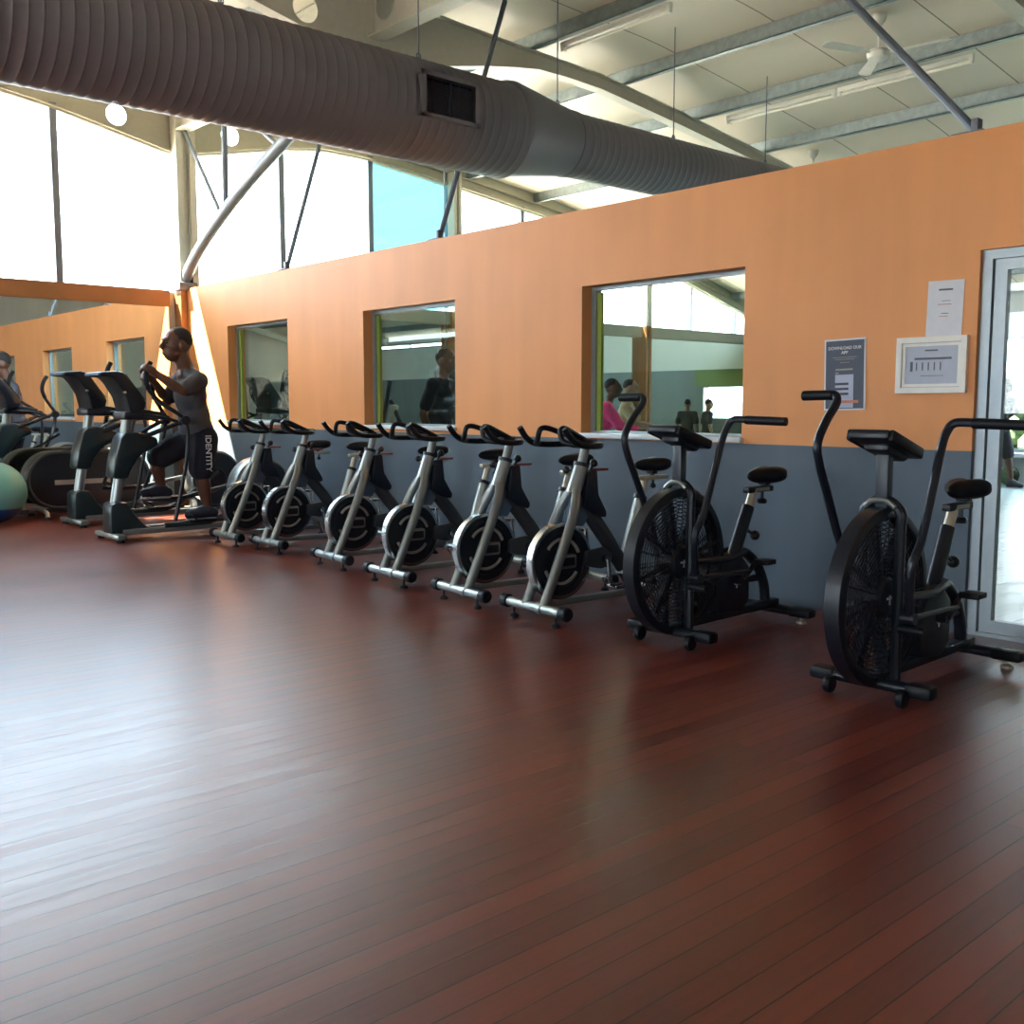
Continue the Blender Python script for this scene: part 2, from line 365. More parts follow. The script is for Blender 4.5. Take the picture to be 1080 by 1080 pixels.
# rear wall: mirrors below, beam, tall windows above
struct('wall_back', MB().box((XB-.2, YL-.2, 0), (XB, YE+.2, 2.72)), M_PLAIN)
struct('trim_1', MB().box((XB-.01, YL, 2.545), (XB+.04, 5.5, 2.735)).box((XB-.01, YL, 2.531), (XB+.06, 5.5, 2.545)), M_BROWNBEAM)
struct('trim_2', MB().box((XB-.01, 5.9, 2.535), (XB+.1, YE, 2.735)), M_BEAMGREY)
build_m = tag(build('wall_mirror', MB().box((XB+.005, YL+.1, .06), (XB+.025, 5.48, 2.53)), M_MIRROR, None, False), 'large wall mirror under the brown beam behind the ellipticals', 'mirror')
for lab, (a, b) in zip(('wall mirror in the next room, at the corner end seen through the first window', 'wall mirror in the next room, middle one beneath the cyan pane', 'wall mirror in the next room between brown posts, seen through the big window'), ((5.95, 9.95), (10.15, 14.42), (14.62, 17.9))):
    tag(build('wall_mirror', MB().box((XB+.005, a, .06), (XB+.025, b, 2.53)), M_MIRROR, None, False), lab, 'mirror')
posts = [(-7.6, 0), (-3.2, 0), (1.25, 0), (5.7, .17), (10.05, .1), (14.52, .1)]
for i, (yy, w) in enumerate(posts[3:]):
    w = w*.75
    struct('column_%d' % (i+1), MB().box((XB+.03, yy-w, 2.74), (XB+.2, yy-w*.35, T(yy))).box((XB+.03, yy+w*.35, 2.74), (XB+.2, yy+w, T(yy))).box((XB+.06, yy-w*.35, 2.74), (XB+.12, yy+w*.35, T(yy))), M_CREAM)
    struct('column_%d' % (i+4), MB().box((XB, yy-w, 0), (XB+.2, yy-w*.3, 2.74)).box((XB, yy+w*.3, 0), (XB+.2, yy+w, 2.74)).box((XB, yy-w*.3, 0), (XB+.12, yy+w*.3, 2.74)), M_BROWNBEAM)
for k, yy in enumerate(posts[:3]):
    struct('column_%d' % (k+7), MB().box((XB-.1, yy[0]-.1, 2.74), (XB+.2, yy[0]+.1, T(yy[0]))), M_CREAM)
mull = [-6.3, -4.65, -3.2, -1.7, -.2, 1.25, 2.7, 4.17, 5.7, 7.13, 8.57, 10.05, 11.54, 13.03, 14.52, 15.95, 17.35, 17.95]
wn = 4
for a, b in zip(mull, mull[1:]):
    ys = [a+(b-a)*i/6 for i in range(7)]
    poly = [(a, 2.735), (b, 2.735)] + [(q, B(q)) for q in reversed(ys)]
    g = struct('window_%d' % wn, MB().prism(poly, XB-.03, XB-.02), M_CYAN if abs(a-8.57) < .01 else M_CLEAR); wn += 1
    build('mullion', MB().box((XB-.06, b-.04, 2.736), (XB+.028, b+.04, B(b)+.03)), M_STEELGREY, g, False)
    fr = MB()
    for q, w in zip(ys, ys[1:]): fr.prism([(q, B(q)-.045), (w, B(w)-.045), (w, B(w)+.01), (q, B(q)+.01)], XB-.05, XB+.03)
    build('window_frame', fr, M_CREAM, g, False)

# other outer walls
FILL_WIN = [(-7.7, -3.2, 1.1, 2.9), (2.2, 4.9, .8, 2.9)]  # invented windows out of view, added to let in fill light
wl = wall_with(FILL_WIN, XB, XF, 3.2, YL-.2, YL)
struct('wall_left', wl, M_HALL)
for i, w in enumerate(FILL_WIN):
    x0, x1, z0, z1 = w
    o = struct('window_%d' % (wn), MB().frame(x0, x1, z0, z1, YL-.12, YL-.06, .05).box(((x0+x1)/2-.02, YL-.118, z0+.05), ((x0+x1)/2+.02, YL-.062, z1-.05)), M_ALU); wn += 1
    build('glass', MB().box((x0+.05, YL-.095, z0+.05), (x1-.05, YL-.09, z1-.05)), M_CLEAR, o, False)
ysf = [YL-.2+(YE+.4-YL)*i/40 for i in range(41)]
struct('wall_front', MB().prism([(YL-.2, 0), (YE+.2, 0)] + [(q, T(q)+.14) for q in reversed(ysf)], XF, XF+.2), M_PLAIN)
FW = [(-7.8, -3.2, .5, 2.45), (-2.4, 4.9, 2.95, 3.12)]
HW = [(-12.62, -12.45, .95, 1.7)]
struct('wall_far', wall_with(FW+[(-12.55, -11.5, 1.02, 1.68)], XB, XF, T(YE)+.14, YE, YE+.2), M_HALL)
for (x0, x1, z0, z1) in FW:
    o = struct('window_%d' % wn, MB().frame(x0, x1, z0, z1, YE+.05, YE+.12, .05), M_ALU); wn += 1
    for k in (1, 2, 3): build('mullion', MB().box((x0+(x1-x0)*k/4-.02, YE+.05, z0), (x0+(x1-x0)*k/4+.02, YE+.12, z1)), M_ALU, o, False)
    build('glass', MB().box((x0+.05, YE+.08, z0+.05), (x1-.05, YE+.086, z1-.05)), M_CLEAR, o, False)
struct('trim_3', MB().box((-12.75, YE-.03, 1.7), (-11.3, YE, 2.05)), M_GREENPAINT)
struct('trim_4', MB().rbox((-5.5, YE-.55, .47), (4.6, .5, .07), .01).box((-7.8, YE-.33, 0), (-3.2, YE-.30, .45)), M_SILL)
struct('trim_5', MB().box((-7.8, YE-.29, 0), (-3.2, YE-.01, .06)), M_DARKGREY)

# roof lining, unseen outside eave shaped for the sun patch, purlins, rafters, ridge girder
for nm, sgn, far in (('ceiling', 1, YE+.2-RIDGE), ('ceiling.001', -1, RIDGE-YL+.25)):
    m = MB(); us = [far*i/44 for i in range(45)]; vs = []; fs = []
    for u in us:
        q = RIDGE+sgn*u; z = T(q)+.15
        e = -.66 if q > 2.4 else -1.1; vs += [(XB+e, q, z), (XF+.2, q, z), (XB+e, q, z+.08), (XF+.2, q, z+.08)]  # eave deepened over the left bays to keep sun off the floor
    n = len(us)
    for i in range(n-1):
        a = i*4; fs += [(a, a+1, a+5, a+4), (a+2, a+6, a+7, a+3), (a, a+4, a+6, a+2), (a+1, a+3, a+7, a+5)]
    struct(nm, m.add(vs, fs), M_ROOF, None, True)
PUR = [.55, 1.95, 3.37, 4.72, 6.14, 7.55, 8.95, 10.4, 11.6]
k = 1
for sgn in (1, -1):
    for u in PUR:
        q = RIDGE+sgn*u
        m = MB().box((XB, q-.02, T(q)+.005), (XF, q+.02, T(q)+.15)).box((XB, q-.02, T(q)+.003), (XF, q+.045, T(q)+.017))
        struct('roof_beam_%d' % k, m, M_GALV); k += 1
def hole_plate(m, x, y0, y1, cy, cz, r, n=24):
    """steel web with one round hole between y0 and y1"""
    def edge(t):
        c, s = math.cos(t), math.sin(t); best = None
        ts = []
        if c > 1e-6: ts.append((y1-cy)/c)
        if c < -1e-6: ts.append((y0-cy)/c)
        tt = min(ts) if ts else 9
        # top / bottom limits follow the flanges
        lo, hi = 0, tt
        for _ in range(30):
            mid = (lo+hi)/2; yy = cy+c*mid; zz = cz+s*mid
            if B(yy) <= zz <= T(yy)+.02: lo = mid
            else: hi = mid
        return (cy+c*lo, cz+s*lo)
    vs = []; fs = []
    ang = sorted(set([2*PI*i/n for i in range(n)] + [math.atan2(zf-cz, yf-cy) % (2*PI) for yf in (y0, y1) for zf in (B(yf), T(yf)+.02)]))
    for t in ang:
        e = edge(t); vs += [(x-.006, cy+r*math.cos(t), cz+r*math.sin(t)), (x-.006, *e), (x+.006, cy+r*math.cos(t), cz+r*math.sin(t)), (x+.006, *e)]
    nn = len(ang)
    for i in range(nn):
        a = i*4; b = ((i+1) % nn)*4; fs += [(a, b, b+1, a+1), (a+2, a+3, b+3, b+2), (a, a+2, b+2, b)]
    m.add(vs, fs)
for k, x in enumerate((XB, -8.33, -4.1, .3, 4.7)):
    m = MB()
    for sgn in (1, -1):
        us = [0, .25, .6, .95, 1.3, 1.7, 2.05, 2.5, 3, 3.7, 4.5, 5.3, 6, 6.7, 7.5, 8.4, 9.2, 10, 11, 12, 12.2]
        pts = [RIDGE+sgn*u for u in us if YL < RIDGE+sgn*u < YE]
        for a, b in zip(pts, pts[1:]):
            lo, hi = min(a, b), max(a, b)
            m.prism([(lo, B(lo)-.012), (hi, B(hi)-.012), (hi, B(hi)), (lo, B(lo))], x-.07, x+.07)
            m.prism([(lo, T(lo)-.012), (hi, T(hi)-.012), (hi, T(hi)), (lo, T(lo))], x-.07, x+.07)
            if abs(a-RIDGE) > 1.25: m.prism([(lo, B(lo)), (hi, B(hi)), (hi, T(hi)), (lo, T(lo))], x-.006, x+.006)
        e0, e1 = sorted((RIDGE, RIDGE+sgn*1.3))
        if x == XB or sgn < 0: hole_plate(m, x, e0, e1, RIDGE+sgn*.74, 4.79, .125)
        else: m.prism([(e0, B(e0)), (e1, B(e1)), (e1, T(e1)), (e0, T(e0))], x-.006, x+.006)
        if x == XB:   # cladding strip between the end rafter and the roof lining
            for a, b in zip(pts, pts[1:]):
                lo, hi = min(a, b), max(a, b); m.prism([(lo, T(lo)), (hi, T(hi)), (hi, T(hi)+.16), (lo, T(lo)+.16)], x-.02, x+.02)
    struct('rafter_beam_%d' % (k+1), m, M_OLIVE if k == 0 else M_CREAM, None, False)
# ridge girder with round holes
m = MB(); zb, zt = 4.70, 5.24; x = XB
m.box((XB, RIDGE-.09, zb-.015), (XF, RIDGE+.09, zb)).box((XB, RIDGE-.09, zt), (XF, RIDGE+.09, zt+.015))
xs = XB
while xs < XF-.01:
    x2 = min(xs+.62, XF); cx = (xs+x2)/2; cz = (zb+zt)/2; r = .15; vs = []; fs = []
    ang = sorted([2*PI*i/24+.01 for i in range(24)] + [math.atan2(sz*(zt-zb)/2, sx*(x2-xs)/2) % (2*PI) for sx in (1, -1) for sz in (1, -1)])
    for t in ang:
        c, s = math.cos(t), math.sin(t); tt = min((x2-xs)/2/max(abs(c), 1e-6), (zt-zb)/2/max(abs(s), 1e-6))
        vs += [(cx+r*c, RIDGE-.005, cz+r*s), (cx+tt*c, RIDGE-.005, cz+tt*s), (cx+r*c, RIDGE+.005, cz+r*s), (cx+tt*c, RIDGE+.005, cz+tt*s)]
    nn = len(ang)
    for i in range(nn):
        a = i*4; b = ((i+1) % nn)*4; fs += [(a, b, b+1, a+1), (a+2, a+3, b+3, b+2), (a, a+2, b+2, b)]
    m.add(vs, fs); xs = x2
for x in (-8.33, -4.1, .3): m.box((x-.01, RIDGE-.09, zb), (x+.01, RIDGE+.09, zt))
struct('girder_beam', m, M_CREAM)

# curved brace and struts at the corner column
t = thing('roof_brace', 'curved grey steel brace rising from the corner column with thin struts', 'roof brace', (XB+.15, RIDGE, 2.76))
X0, Y0, Z0 = t.location
def rel(pts): return [(a-X0, b-Y0, c-Z0) for a, b, c in pts]
def relpx(*p): return rel(p)
build('brace_arm', MB().tube(cat(rel([(-12.72, RIDGE, 2.80), (-12.4, RIDGE, 3.08), (-11.97, RIDGE, 3.33), (-11.35, RIDGE, 3.62), (-10.71, RIDGE, 3.87), (-10.0, RIDGE, 4.11), (-9.2, RIDGE, 4.36), (-8.45, RIDGE, 4.66)]), 8), .07, 12), M_STEELGREY, t)
build('base_plate', MB().rbox((0, 0, 0.02), (.2, .24, .1), .01), M_STEELGREY, t)
for a, b, r in (((-12.6, RIDGE+.02, 4.72), (-11.6, RIDGE, 3.54), .025), ((-11.44, RIDGE, 4.70), (-11.47, RIDGE, 3.6), .036), ((-11.15, RIDGE, 4.70), (-10.2, RIDGE, 4.07), .03)):
    build('strut', MB().cyl(rel([a])[0], rel([b])[0], r, 10), M_STEELGREY, t)
# stays from the wall top to the roof
for lab, a, b in (('thin grey stay on the wall top nearest the corner column', (-10.14, 5.70, 2.75), (-10.2, 6.45, 5.03)),
                  ('grey stay on the wall top passing behind the duct near its grille', (-7.44, 5.72, 2.75), (-7.5, 6.55, 5.02)),
                  ('grey stay leaning across the ceiling above the framed certificate', (-2.65, 5.74, 2.75), (-4.75, 6.49, 4.98))):
    t = thing('roof_stay', lab, 'roof stay', a, 0, 'roof stays on the wall top')
    dv = Vector(b)-Vector(a)
    build('rod', MB().cyl((0, 0, .02), dv, .024, 10), M_STEELGREY, t)
    build('bracket', MB().rbox((-.03, 0, .011), (.18, .1, .02), .003).rbox((0, 0, .05), (.04, .06, .08), .005), M_STEELGREY, t)

# ------------------------------------------------------------------ spiral duct
DX, DZ = -7.0, 3.672
t = thing('ventilation_duct', 'big grey spiral ventilation duct hanging across the room over the orange wall', 'duct', (DX, 5.2, DZ))
def ridges(y0, y1, R):
    p = []; y = y0; 
    while y < y1:
        p += [(R, y), (R+.0004, y+.066), (R+.0036, y+.072), (R+.0036, y+.080), (R+.0004, y+.086)]; y += .088
    return p + [(R, y1)]
build('duct_body', MB().lathe([(.02, -9.3)] + ridges(-9.3, .85, .393), (0, 0, 0), (0, 1, 0), 64), M_DUCT, t, True, 28)
build('reducer', MB().lathe([(.40, .85), (.405, .9), (.40, .92), (.295, 1.62), (.295, 1.66)], (0, 0, .02), (0, 1, 0), 64), M_DUCT, t, True, 28)
build('duct_extension', MB().lathe([(.30, 1.62), (.30, 1.68)] + ridges(1.68, 9, .286) + [(.02, 9)], (0, 0, .02), (0, 1, 0), 64), M_DUCT, t, True, 28)
g = build('grille_box', MB().box((.2, -.30, -.15), (.44, .24, -.14)).box((.2, -.30, .15), (.44, .24, .16)).box((.2, -.30, -.15), (.44, -.29, .16)).box((.2, .23, -.15), (.44, .24, .16)).box((.43, -.32, -.17), (.445, -.275, .18)).box((.43, .215, -.17), (.445, .26, .18)).box((.43, -.32, .145), (.445, .26, .18)).box((.43, -.32, -.17), (.445, .26, -.135)), M_DUCT, t, False)
lv = MB().box((.36, -.29, -.14), (.37, .23, .15))
for i in range(17):
    z = -.13+i*.0165; lv.add([(.40, -.28, z+.012), (.43, -.28, z), (.43, .22, z), (.40, .22, z+.012), (.40, -.28, z+.014), (.43, -.28, z+.003), (.43, .22, z+.003), (.40, .22, z+.014)], [(0,1,2,3), (7,6,5,4), (1,5,6,2), (0,4,5,1), (3,2,6,7)])
lv.box((.428, -.035, -.14), (.436, -.02, .15))
build('louvre', lv, M_LOUVRE, g, False)
for yy, R in ((3.46, .4), (5.18, .4), (6.75, .33), (8.4, .3), (10.0, .3)):
    zt = T(yy)+.1-DZ
    h = MB(); h.cyl((0, yy-5.2, R-.02), (0, yy-5.2, R+.03), .02, 8).cyl((0, yy-5.2, R), (0, yy-5.2, zt), .006, 6).torus((0, yy-5.2, R+.04), (1, 0, 0), .02, .006, 12, 6)
    build('hanger', h, M_STEELGREY, t)

# ------------------------------------------------------------------ ceiling lights and fans
def batten(lab, x0, x1, yq, dz=.03):
    z = T(yq)-dz; t = thing('batten_light', lab, 'ceiling light', ((x0+x1)/2, yq, z), 0, 'strip lights under the roof beams'); L_ = (x1-x0)/2
    build('housing', MB().rbox((0, 0, .02), (2*L_, .055, .05), .006), M_WHITE, t)
    build('lamp_tube', MB().cyl((-L_+.04, 0, -.03), (L_-.04, 0, -.03), .016, 12), M_TUBE, t)
    for s in (-1, 1): build('end_cap', MB().rbox((s*(L_-.025), 0, -.02), (.04, .05, .06), .005), M_WHITE, t)
batten('white strip light under the roof beam nearest the duct grille', -7.95, -6.49, 7.73)
batten('white strip light, left of the two joined end to end below the ceiling fan', -7.93, -6.46, 10.53)
batten('white strip light, right of the two joined end to end below the ceiling fan', -6.43, -4.92, 10.53)
def fan(lab, x, yq, rot, drop):
    z = T(yq)+.13; t = thing('ceiling_fan', lab, 'ceiling fan', (x, yq, z), rot, 'ceiling fans')
    build('canopy', MB().lathe([(.065, 0), (.06, -.05), (.02, -.11)], (0, 0, 0), (0, 0, 1), 20), M_WHITE, t)
    build('down_rod', MB().cyl((0, 0, -.08), (0, 0, -drop), .011, 10), M_WHITE, t)
    build('motor', MB().lathe([(.02, .05), (.09, .03), (.11, 0), (.1, -.045), (.05, -.07), (.0, -.075)], (0, 0, -drop), (0, 0, 1), 28), M_WHITE, t)
    for k in range(3):
        a = k*2*PI/3; M = Matrix.Rotation(a, 4, 'Z') @ Matrix.Translation((0, 0, -drop)) @ Matrix.Rotation(.16, 4, 'X')
        b = MB().prism([(.19, -.045), (.62, -.065), (.66, -.03), (.66, .03), (.62, .06), (.19, .045)], -.003, .003, 0, 'z')
        b.v = [tuple(M @ Vector(v)) for v in b.v]
        bl = build('blade', b, M_WHITE, t)
        c = MB().box((.08, -.015, -.006), (.22, .015, -.001)); c.v = [tuple(M @ Vector(v)) for v in c.v]
        build('blade_iron', c, M_WHITE, bl)
fan('white ceiling fan near the top of the ceiling, behind the grey stay', -5.36, 9.47, 2.3, .36)
fan('white ceiling fan half hidden behind the orange wall top, only its stem showing', -7.9, 12.38, .5, .45)

# ------------------------------------------------------------------ spin bikes
def make_spin():
    t = thing('spin_bike', 'x', 'spin bike')
    fs = build('front_stabilizer', MB().cyl((-.27, 0, .09), (.27, 0, .09), .03, 16).lathe([(.037, -.025), (.037, .025)], (.06, 0, .09), (1, 0, 0), 16), M_SILVER, t)
    for s in (-1, 1): build('end_cap', MB().lathe([(.03, 0), (.041, .008), (.041, .06), (.033, .07)], (s*.245, 0, .09), (s, 0, 0), 16), M_RUBBER, fs)
    for s in (-1, 1): build('leveling_foot', MB().cyl((s*.2, 0, .02), (s*.2, 0, .07), .008, 8).lathe([(.028, 0), (.028, .012), (.014, .022)], (s*.2, 0, 0), (0, 0, 1), 14), M_RUBBER, fs)
    rs = build('rear_stabilizer', MB().cyl((-.24, 1.08, .085), (.24, 1.08, .085), .03, 16), M_SILVER, t)
    for s in (-1, 1): build('end_cap', MB().lathe([(.03, 0), (.041, .008), (.041, .06), (.033, .07)], (s*.22, 1.08, .085), (s, 0, 0), 16), M_RUBBER, rs)
    for s in (-1, 1): build('leveling_foot', MB().cyl((s*.18, 1.08, .02), (s*.18, 1.08, .07), .008, 8).lathe([(.028, 0), (.028, .012), (.014, .022)], (s*.18, 1.08, 0), (0, 0, 1), 14), M_RUBBER, rs)
    build('base_rail', MB().rbox((0, .54, .1), (.045, 1.06, .04), .008), M_SILVER, t)
    # forked front frame
    fk = MB()
    for s in (-1, 1):
        fk.tube(cat([(s*.082, .0, .09), (s*.082, .10, .32), (s*.08, .205, .56), (s*.062, .26, .68), (s*.026, .30, .765), (0, .315, .80)], 5), .033, 12, True, .8)
    fk.tube([(0, .295, .75), (0, .36, .925)], [.045, .04], 14, True, 1.15)
    build('fork', fk, M_SILVER, t)
    build('collar', MB().tube([(0, .355, .912), (0, .362, .935)], .048, 16), M_BLACK, t)
    build('handlebar_post', MB().tube([(0, .355, .9), (0, .395, 1.035)], .028, 14), M_SILVER, t)
    hb = MB()
    for s in (-1, 1):
        hb.tube(cat([(0, .405, 1.055), (s*.11, .40, 1.05), (s*.185, .345, 1.045), (s*.212, .25, 1.045), (s*.215, .16, 1.055), (s*.213, .10, 1.09), (s*.21, .05, 1.15)], 6), .0185, 10)
        hb.tube(cat([(s*.212, .20, 1.05), (s*.17, .14, 1.055), (s*.12, .115, 1.075), (s*.10, .11, 1.12), (s*.095, .125, 1.145), (s*.08, .17, 1.145), (s*.05, .28, 1.105), (s*.03, .38, 1.065)], 6), .0165, 10)
    hb.rbox((0, .385, 1.055), (.11, .15, .04), .014)
    build('handlebar', hb, M_RUBBER, t)
    # flywheel
    c = (0, .19, .35)
    fw = build('flywheel', MB().lathe([(.0, -.022), (.17, -.022), (.175, -.03), (.222, -.03), (.228, -.024), (.228, .024), (.222, .03), (.175, .03), (.17, .022), (0, .022)], c, (1, 0, 0), 64), M_BLACK, t)
    build('rim', MB().lathe([(.224, -.031), (.232, -.026), (.232, .026), (.224, .031), (.21, .031), (.21, .0305), (.223, .028), (.223, -.028), (.21, -.0305), (.21, -.031)], c, (1, 0, 0), 64, True), M_CHROME, fw)
    rg = MB()
    for s in (-1, 1):
        for a0, a1 in ((.35, 2.5), (3.5, 5.7)):
            pts = [(s*.026, c[1]+.135*math.cos(a), c[2]+.135*math.sin(a)) for a in [a0+(a1-a0)*i/16 for i in range(17)]]
            rg.tube(pts, .011, 6, True, 1, None)
    build('ring_print', rg, M_GREYBADGE, fw)
    hu = MB()
    for s in (-1, 1):
        hu.rbox((s*.042, c[1]+.02, c[2]), (.045, .135, .085), .012)
    build('hub', hu, M_SILVER, fw)
    for s in (-1, 1): build('hub_cover', MB().rbox((s*.062, c[1]+.02, c[2]), (.012, .10, .052), .005), M_BLACK, fw)
    # shroud behind the head and the inner guard
    build('sweat_guard', MB().prism([(.375, .885), (.445, .89), (.46, .74), (.53, .63), (.52, .595), (.42, .62), (.34, .67)], -.055, .055, .012), M_NAVY, t)
    build('inner_guard', MB().prism([(.24, .56), (.285, .72), (.33, .76), (.40, .62), (.36, .55)], -.03, .03, .008), M_BLUEGREY, t)
    kn = MB()
    kn.ell((.0, .46, .93), (.026, .026, .026)).cyl((0, .42, .87), (0, .46, .93), .009, 8)
    build('resistance_knob', kn, M_BLACK, t)
    build('brake_lever', MB().rbox((.02, .495, .892), (.035, .11, .016), .005), M_RED, t)
    build('adjusting_knob', MB().cyl((-.03, .34, .885), (-.1, .33, .89), .008, 8).ell((-.105, .33, .89), (.024, .024, .024)), M_BLACK, t)
    # rear frame
    build('down_tube', MB().tube([(0, .36, .70), (0, .55, .48), (0, .80, .15)], .04, 12, True, 1.3), M_DARKGREY, t)
    build('seat_tube', MB().tube([(0, .70, .22), (0, .86, .70)], .036, 14, True, 1.2), M_SILVER, t)
    build('rear_strut', MB().tube([(0, .74, .26), (0, 1.06, .1)], .03, 12), M_SILVER, t)
    cg = build('chain_guard', MB().prism([(.36, .305), (.36, .40), (.51, .415), (.57, .37), (.56, .295), (.48, .28)], .028, .062, .012), M_DARKGREY, t)
    cr = build('crank', MB().cyl((-.09, .50, .345), (.09, .50, .345), .022, 14).tube([(.095, .50, .345), (.1, .515, .185)], .014, 8).tube([(-.095, .50, .345), (-.1, .485, .505)], .014, 8), M_CHROME, t)
    for s, yy, zz in ((1, .515, .185), (-1, .485, .505)):
        p = MB().rbox((s*.16, yy, zz), (.09, .095, .022), .005).cyl((s*.1, yy, zz), (s*.2, yy, zz), .008, 8)
        p.tube(cat([(s*.125, yy-.04, zz), (s*.125, yy-.085, zz+.045), (s*.16, yy-.10, zz+.06), (s*.195, yy-.085, zz+.045), (s*.195, yy-.04, zz)], 4), .006, 6)
        build('pedal', p, M_CHROME, cr)
    build('seat_post', MB().tube([(0, .845, .66), (0, .90, .82)], .024, 14), M_SEATMETAL, t)
    build('seat_collar', MB().tube([(0, .852, .685), (0, .862, .71)], .044, 16), M_BLACK, t)
    build('seat_slider', MB().rbox((0, .96, .823), (.045, .26, .028), .006), M_SEATMETAL, t)
    build('slider_knob', MB().cyl((0, .97, .81), (0, .97, .775), .008, 8).ell((0, .97, .77), (.02, .02, .018)), M_BLACK, t)
    build('post_knob', MB().cyl((0, .90, .62), (0, .94, .60), .008, 8).ell((0, .95, .595), (.024, .024, .024)), M_BLACK, t)
    saddle(t, .95, .905)
    return t
def saddle(t, yc, z, sc_=1.0):
    """nose forward (-y), two rear lobes"""
    b = bmesh.new(); bmesh.ops.create_uvsphere(b, u_segments=32, v_segments=18, radius=1)
    for v in b.verts:
        x, y, zz = v.co; w = .034+.078*(.5+.5*math.tanh((y-.0)*3.5)); back = max(0, y+.1)
        lobe = .02*back*abs(x)**.7 - .016*back*max(0, .35-abs(x))/.35
        v.co = Vector((x*w*sc_, yc+(y*.145-.03*back*max(0, .3-abs(x)))*sc_, z+(zz*(.042+.012*back) + lobe*(1 if zz > 0 else -.2))*sc_))
    s = build('saddle', MB().bm(b), M_RUBBER, t)
    build('saddle_clamp', MB().cyl((0, yc+.01, z-.075), (0, yc+.01, z-.02), .017, 10).rbox((0, yc+.01, z-.045), (.06, .05, .03), .008), M_BLACK, s)

SB = [(-4.404, 4.076, -4.5, 'silver spin bike standing right beside the left-hand air bike'),
      (-5.14, 4.10, -6, 'second silver spin bike along the row from the air bikes'),
      (-6.05, 4.17, -3, 'third silver spin bike along the row from the air bikes, below the middle window'),
      (-6.99, 4.27, -5, 'fourth silver spin bike along the row from the air bikes'),
      (-8.12, 4.32, -1.5, 'fifth silver spin bike along the row from the air bikes'),
      (-8.80, 4.26, -2, 'silver spin bike at the far end of the row, next to the man on elliptical')]
spin = make_spin()
for i, (x, y, a, lab) in enumerate(SB):
    o = spin if i == 0 else copy_tree(spin)
    o.location = (x, y, 0); o.rotation_euler.z = math.radians(a); tag(o, lab, 'spin bike', 'spin bikes in a row along the orange wall')

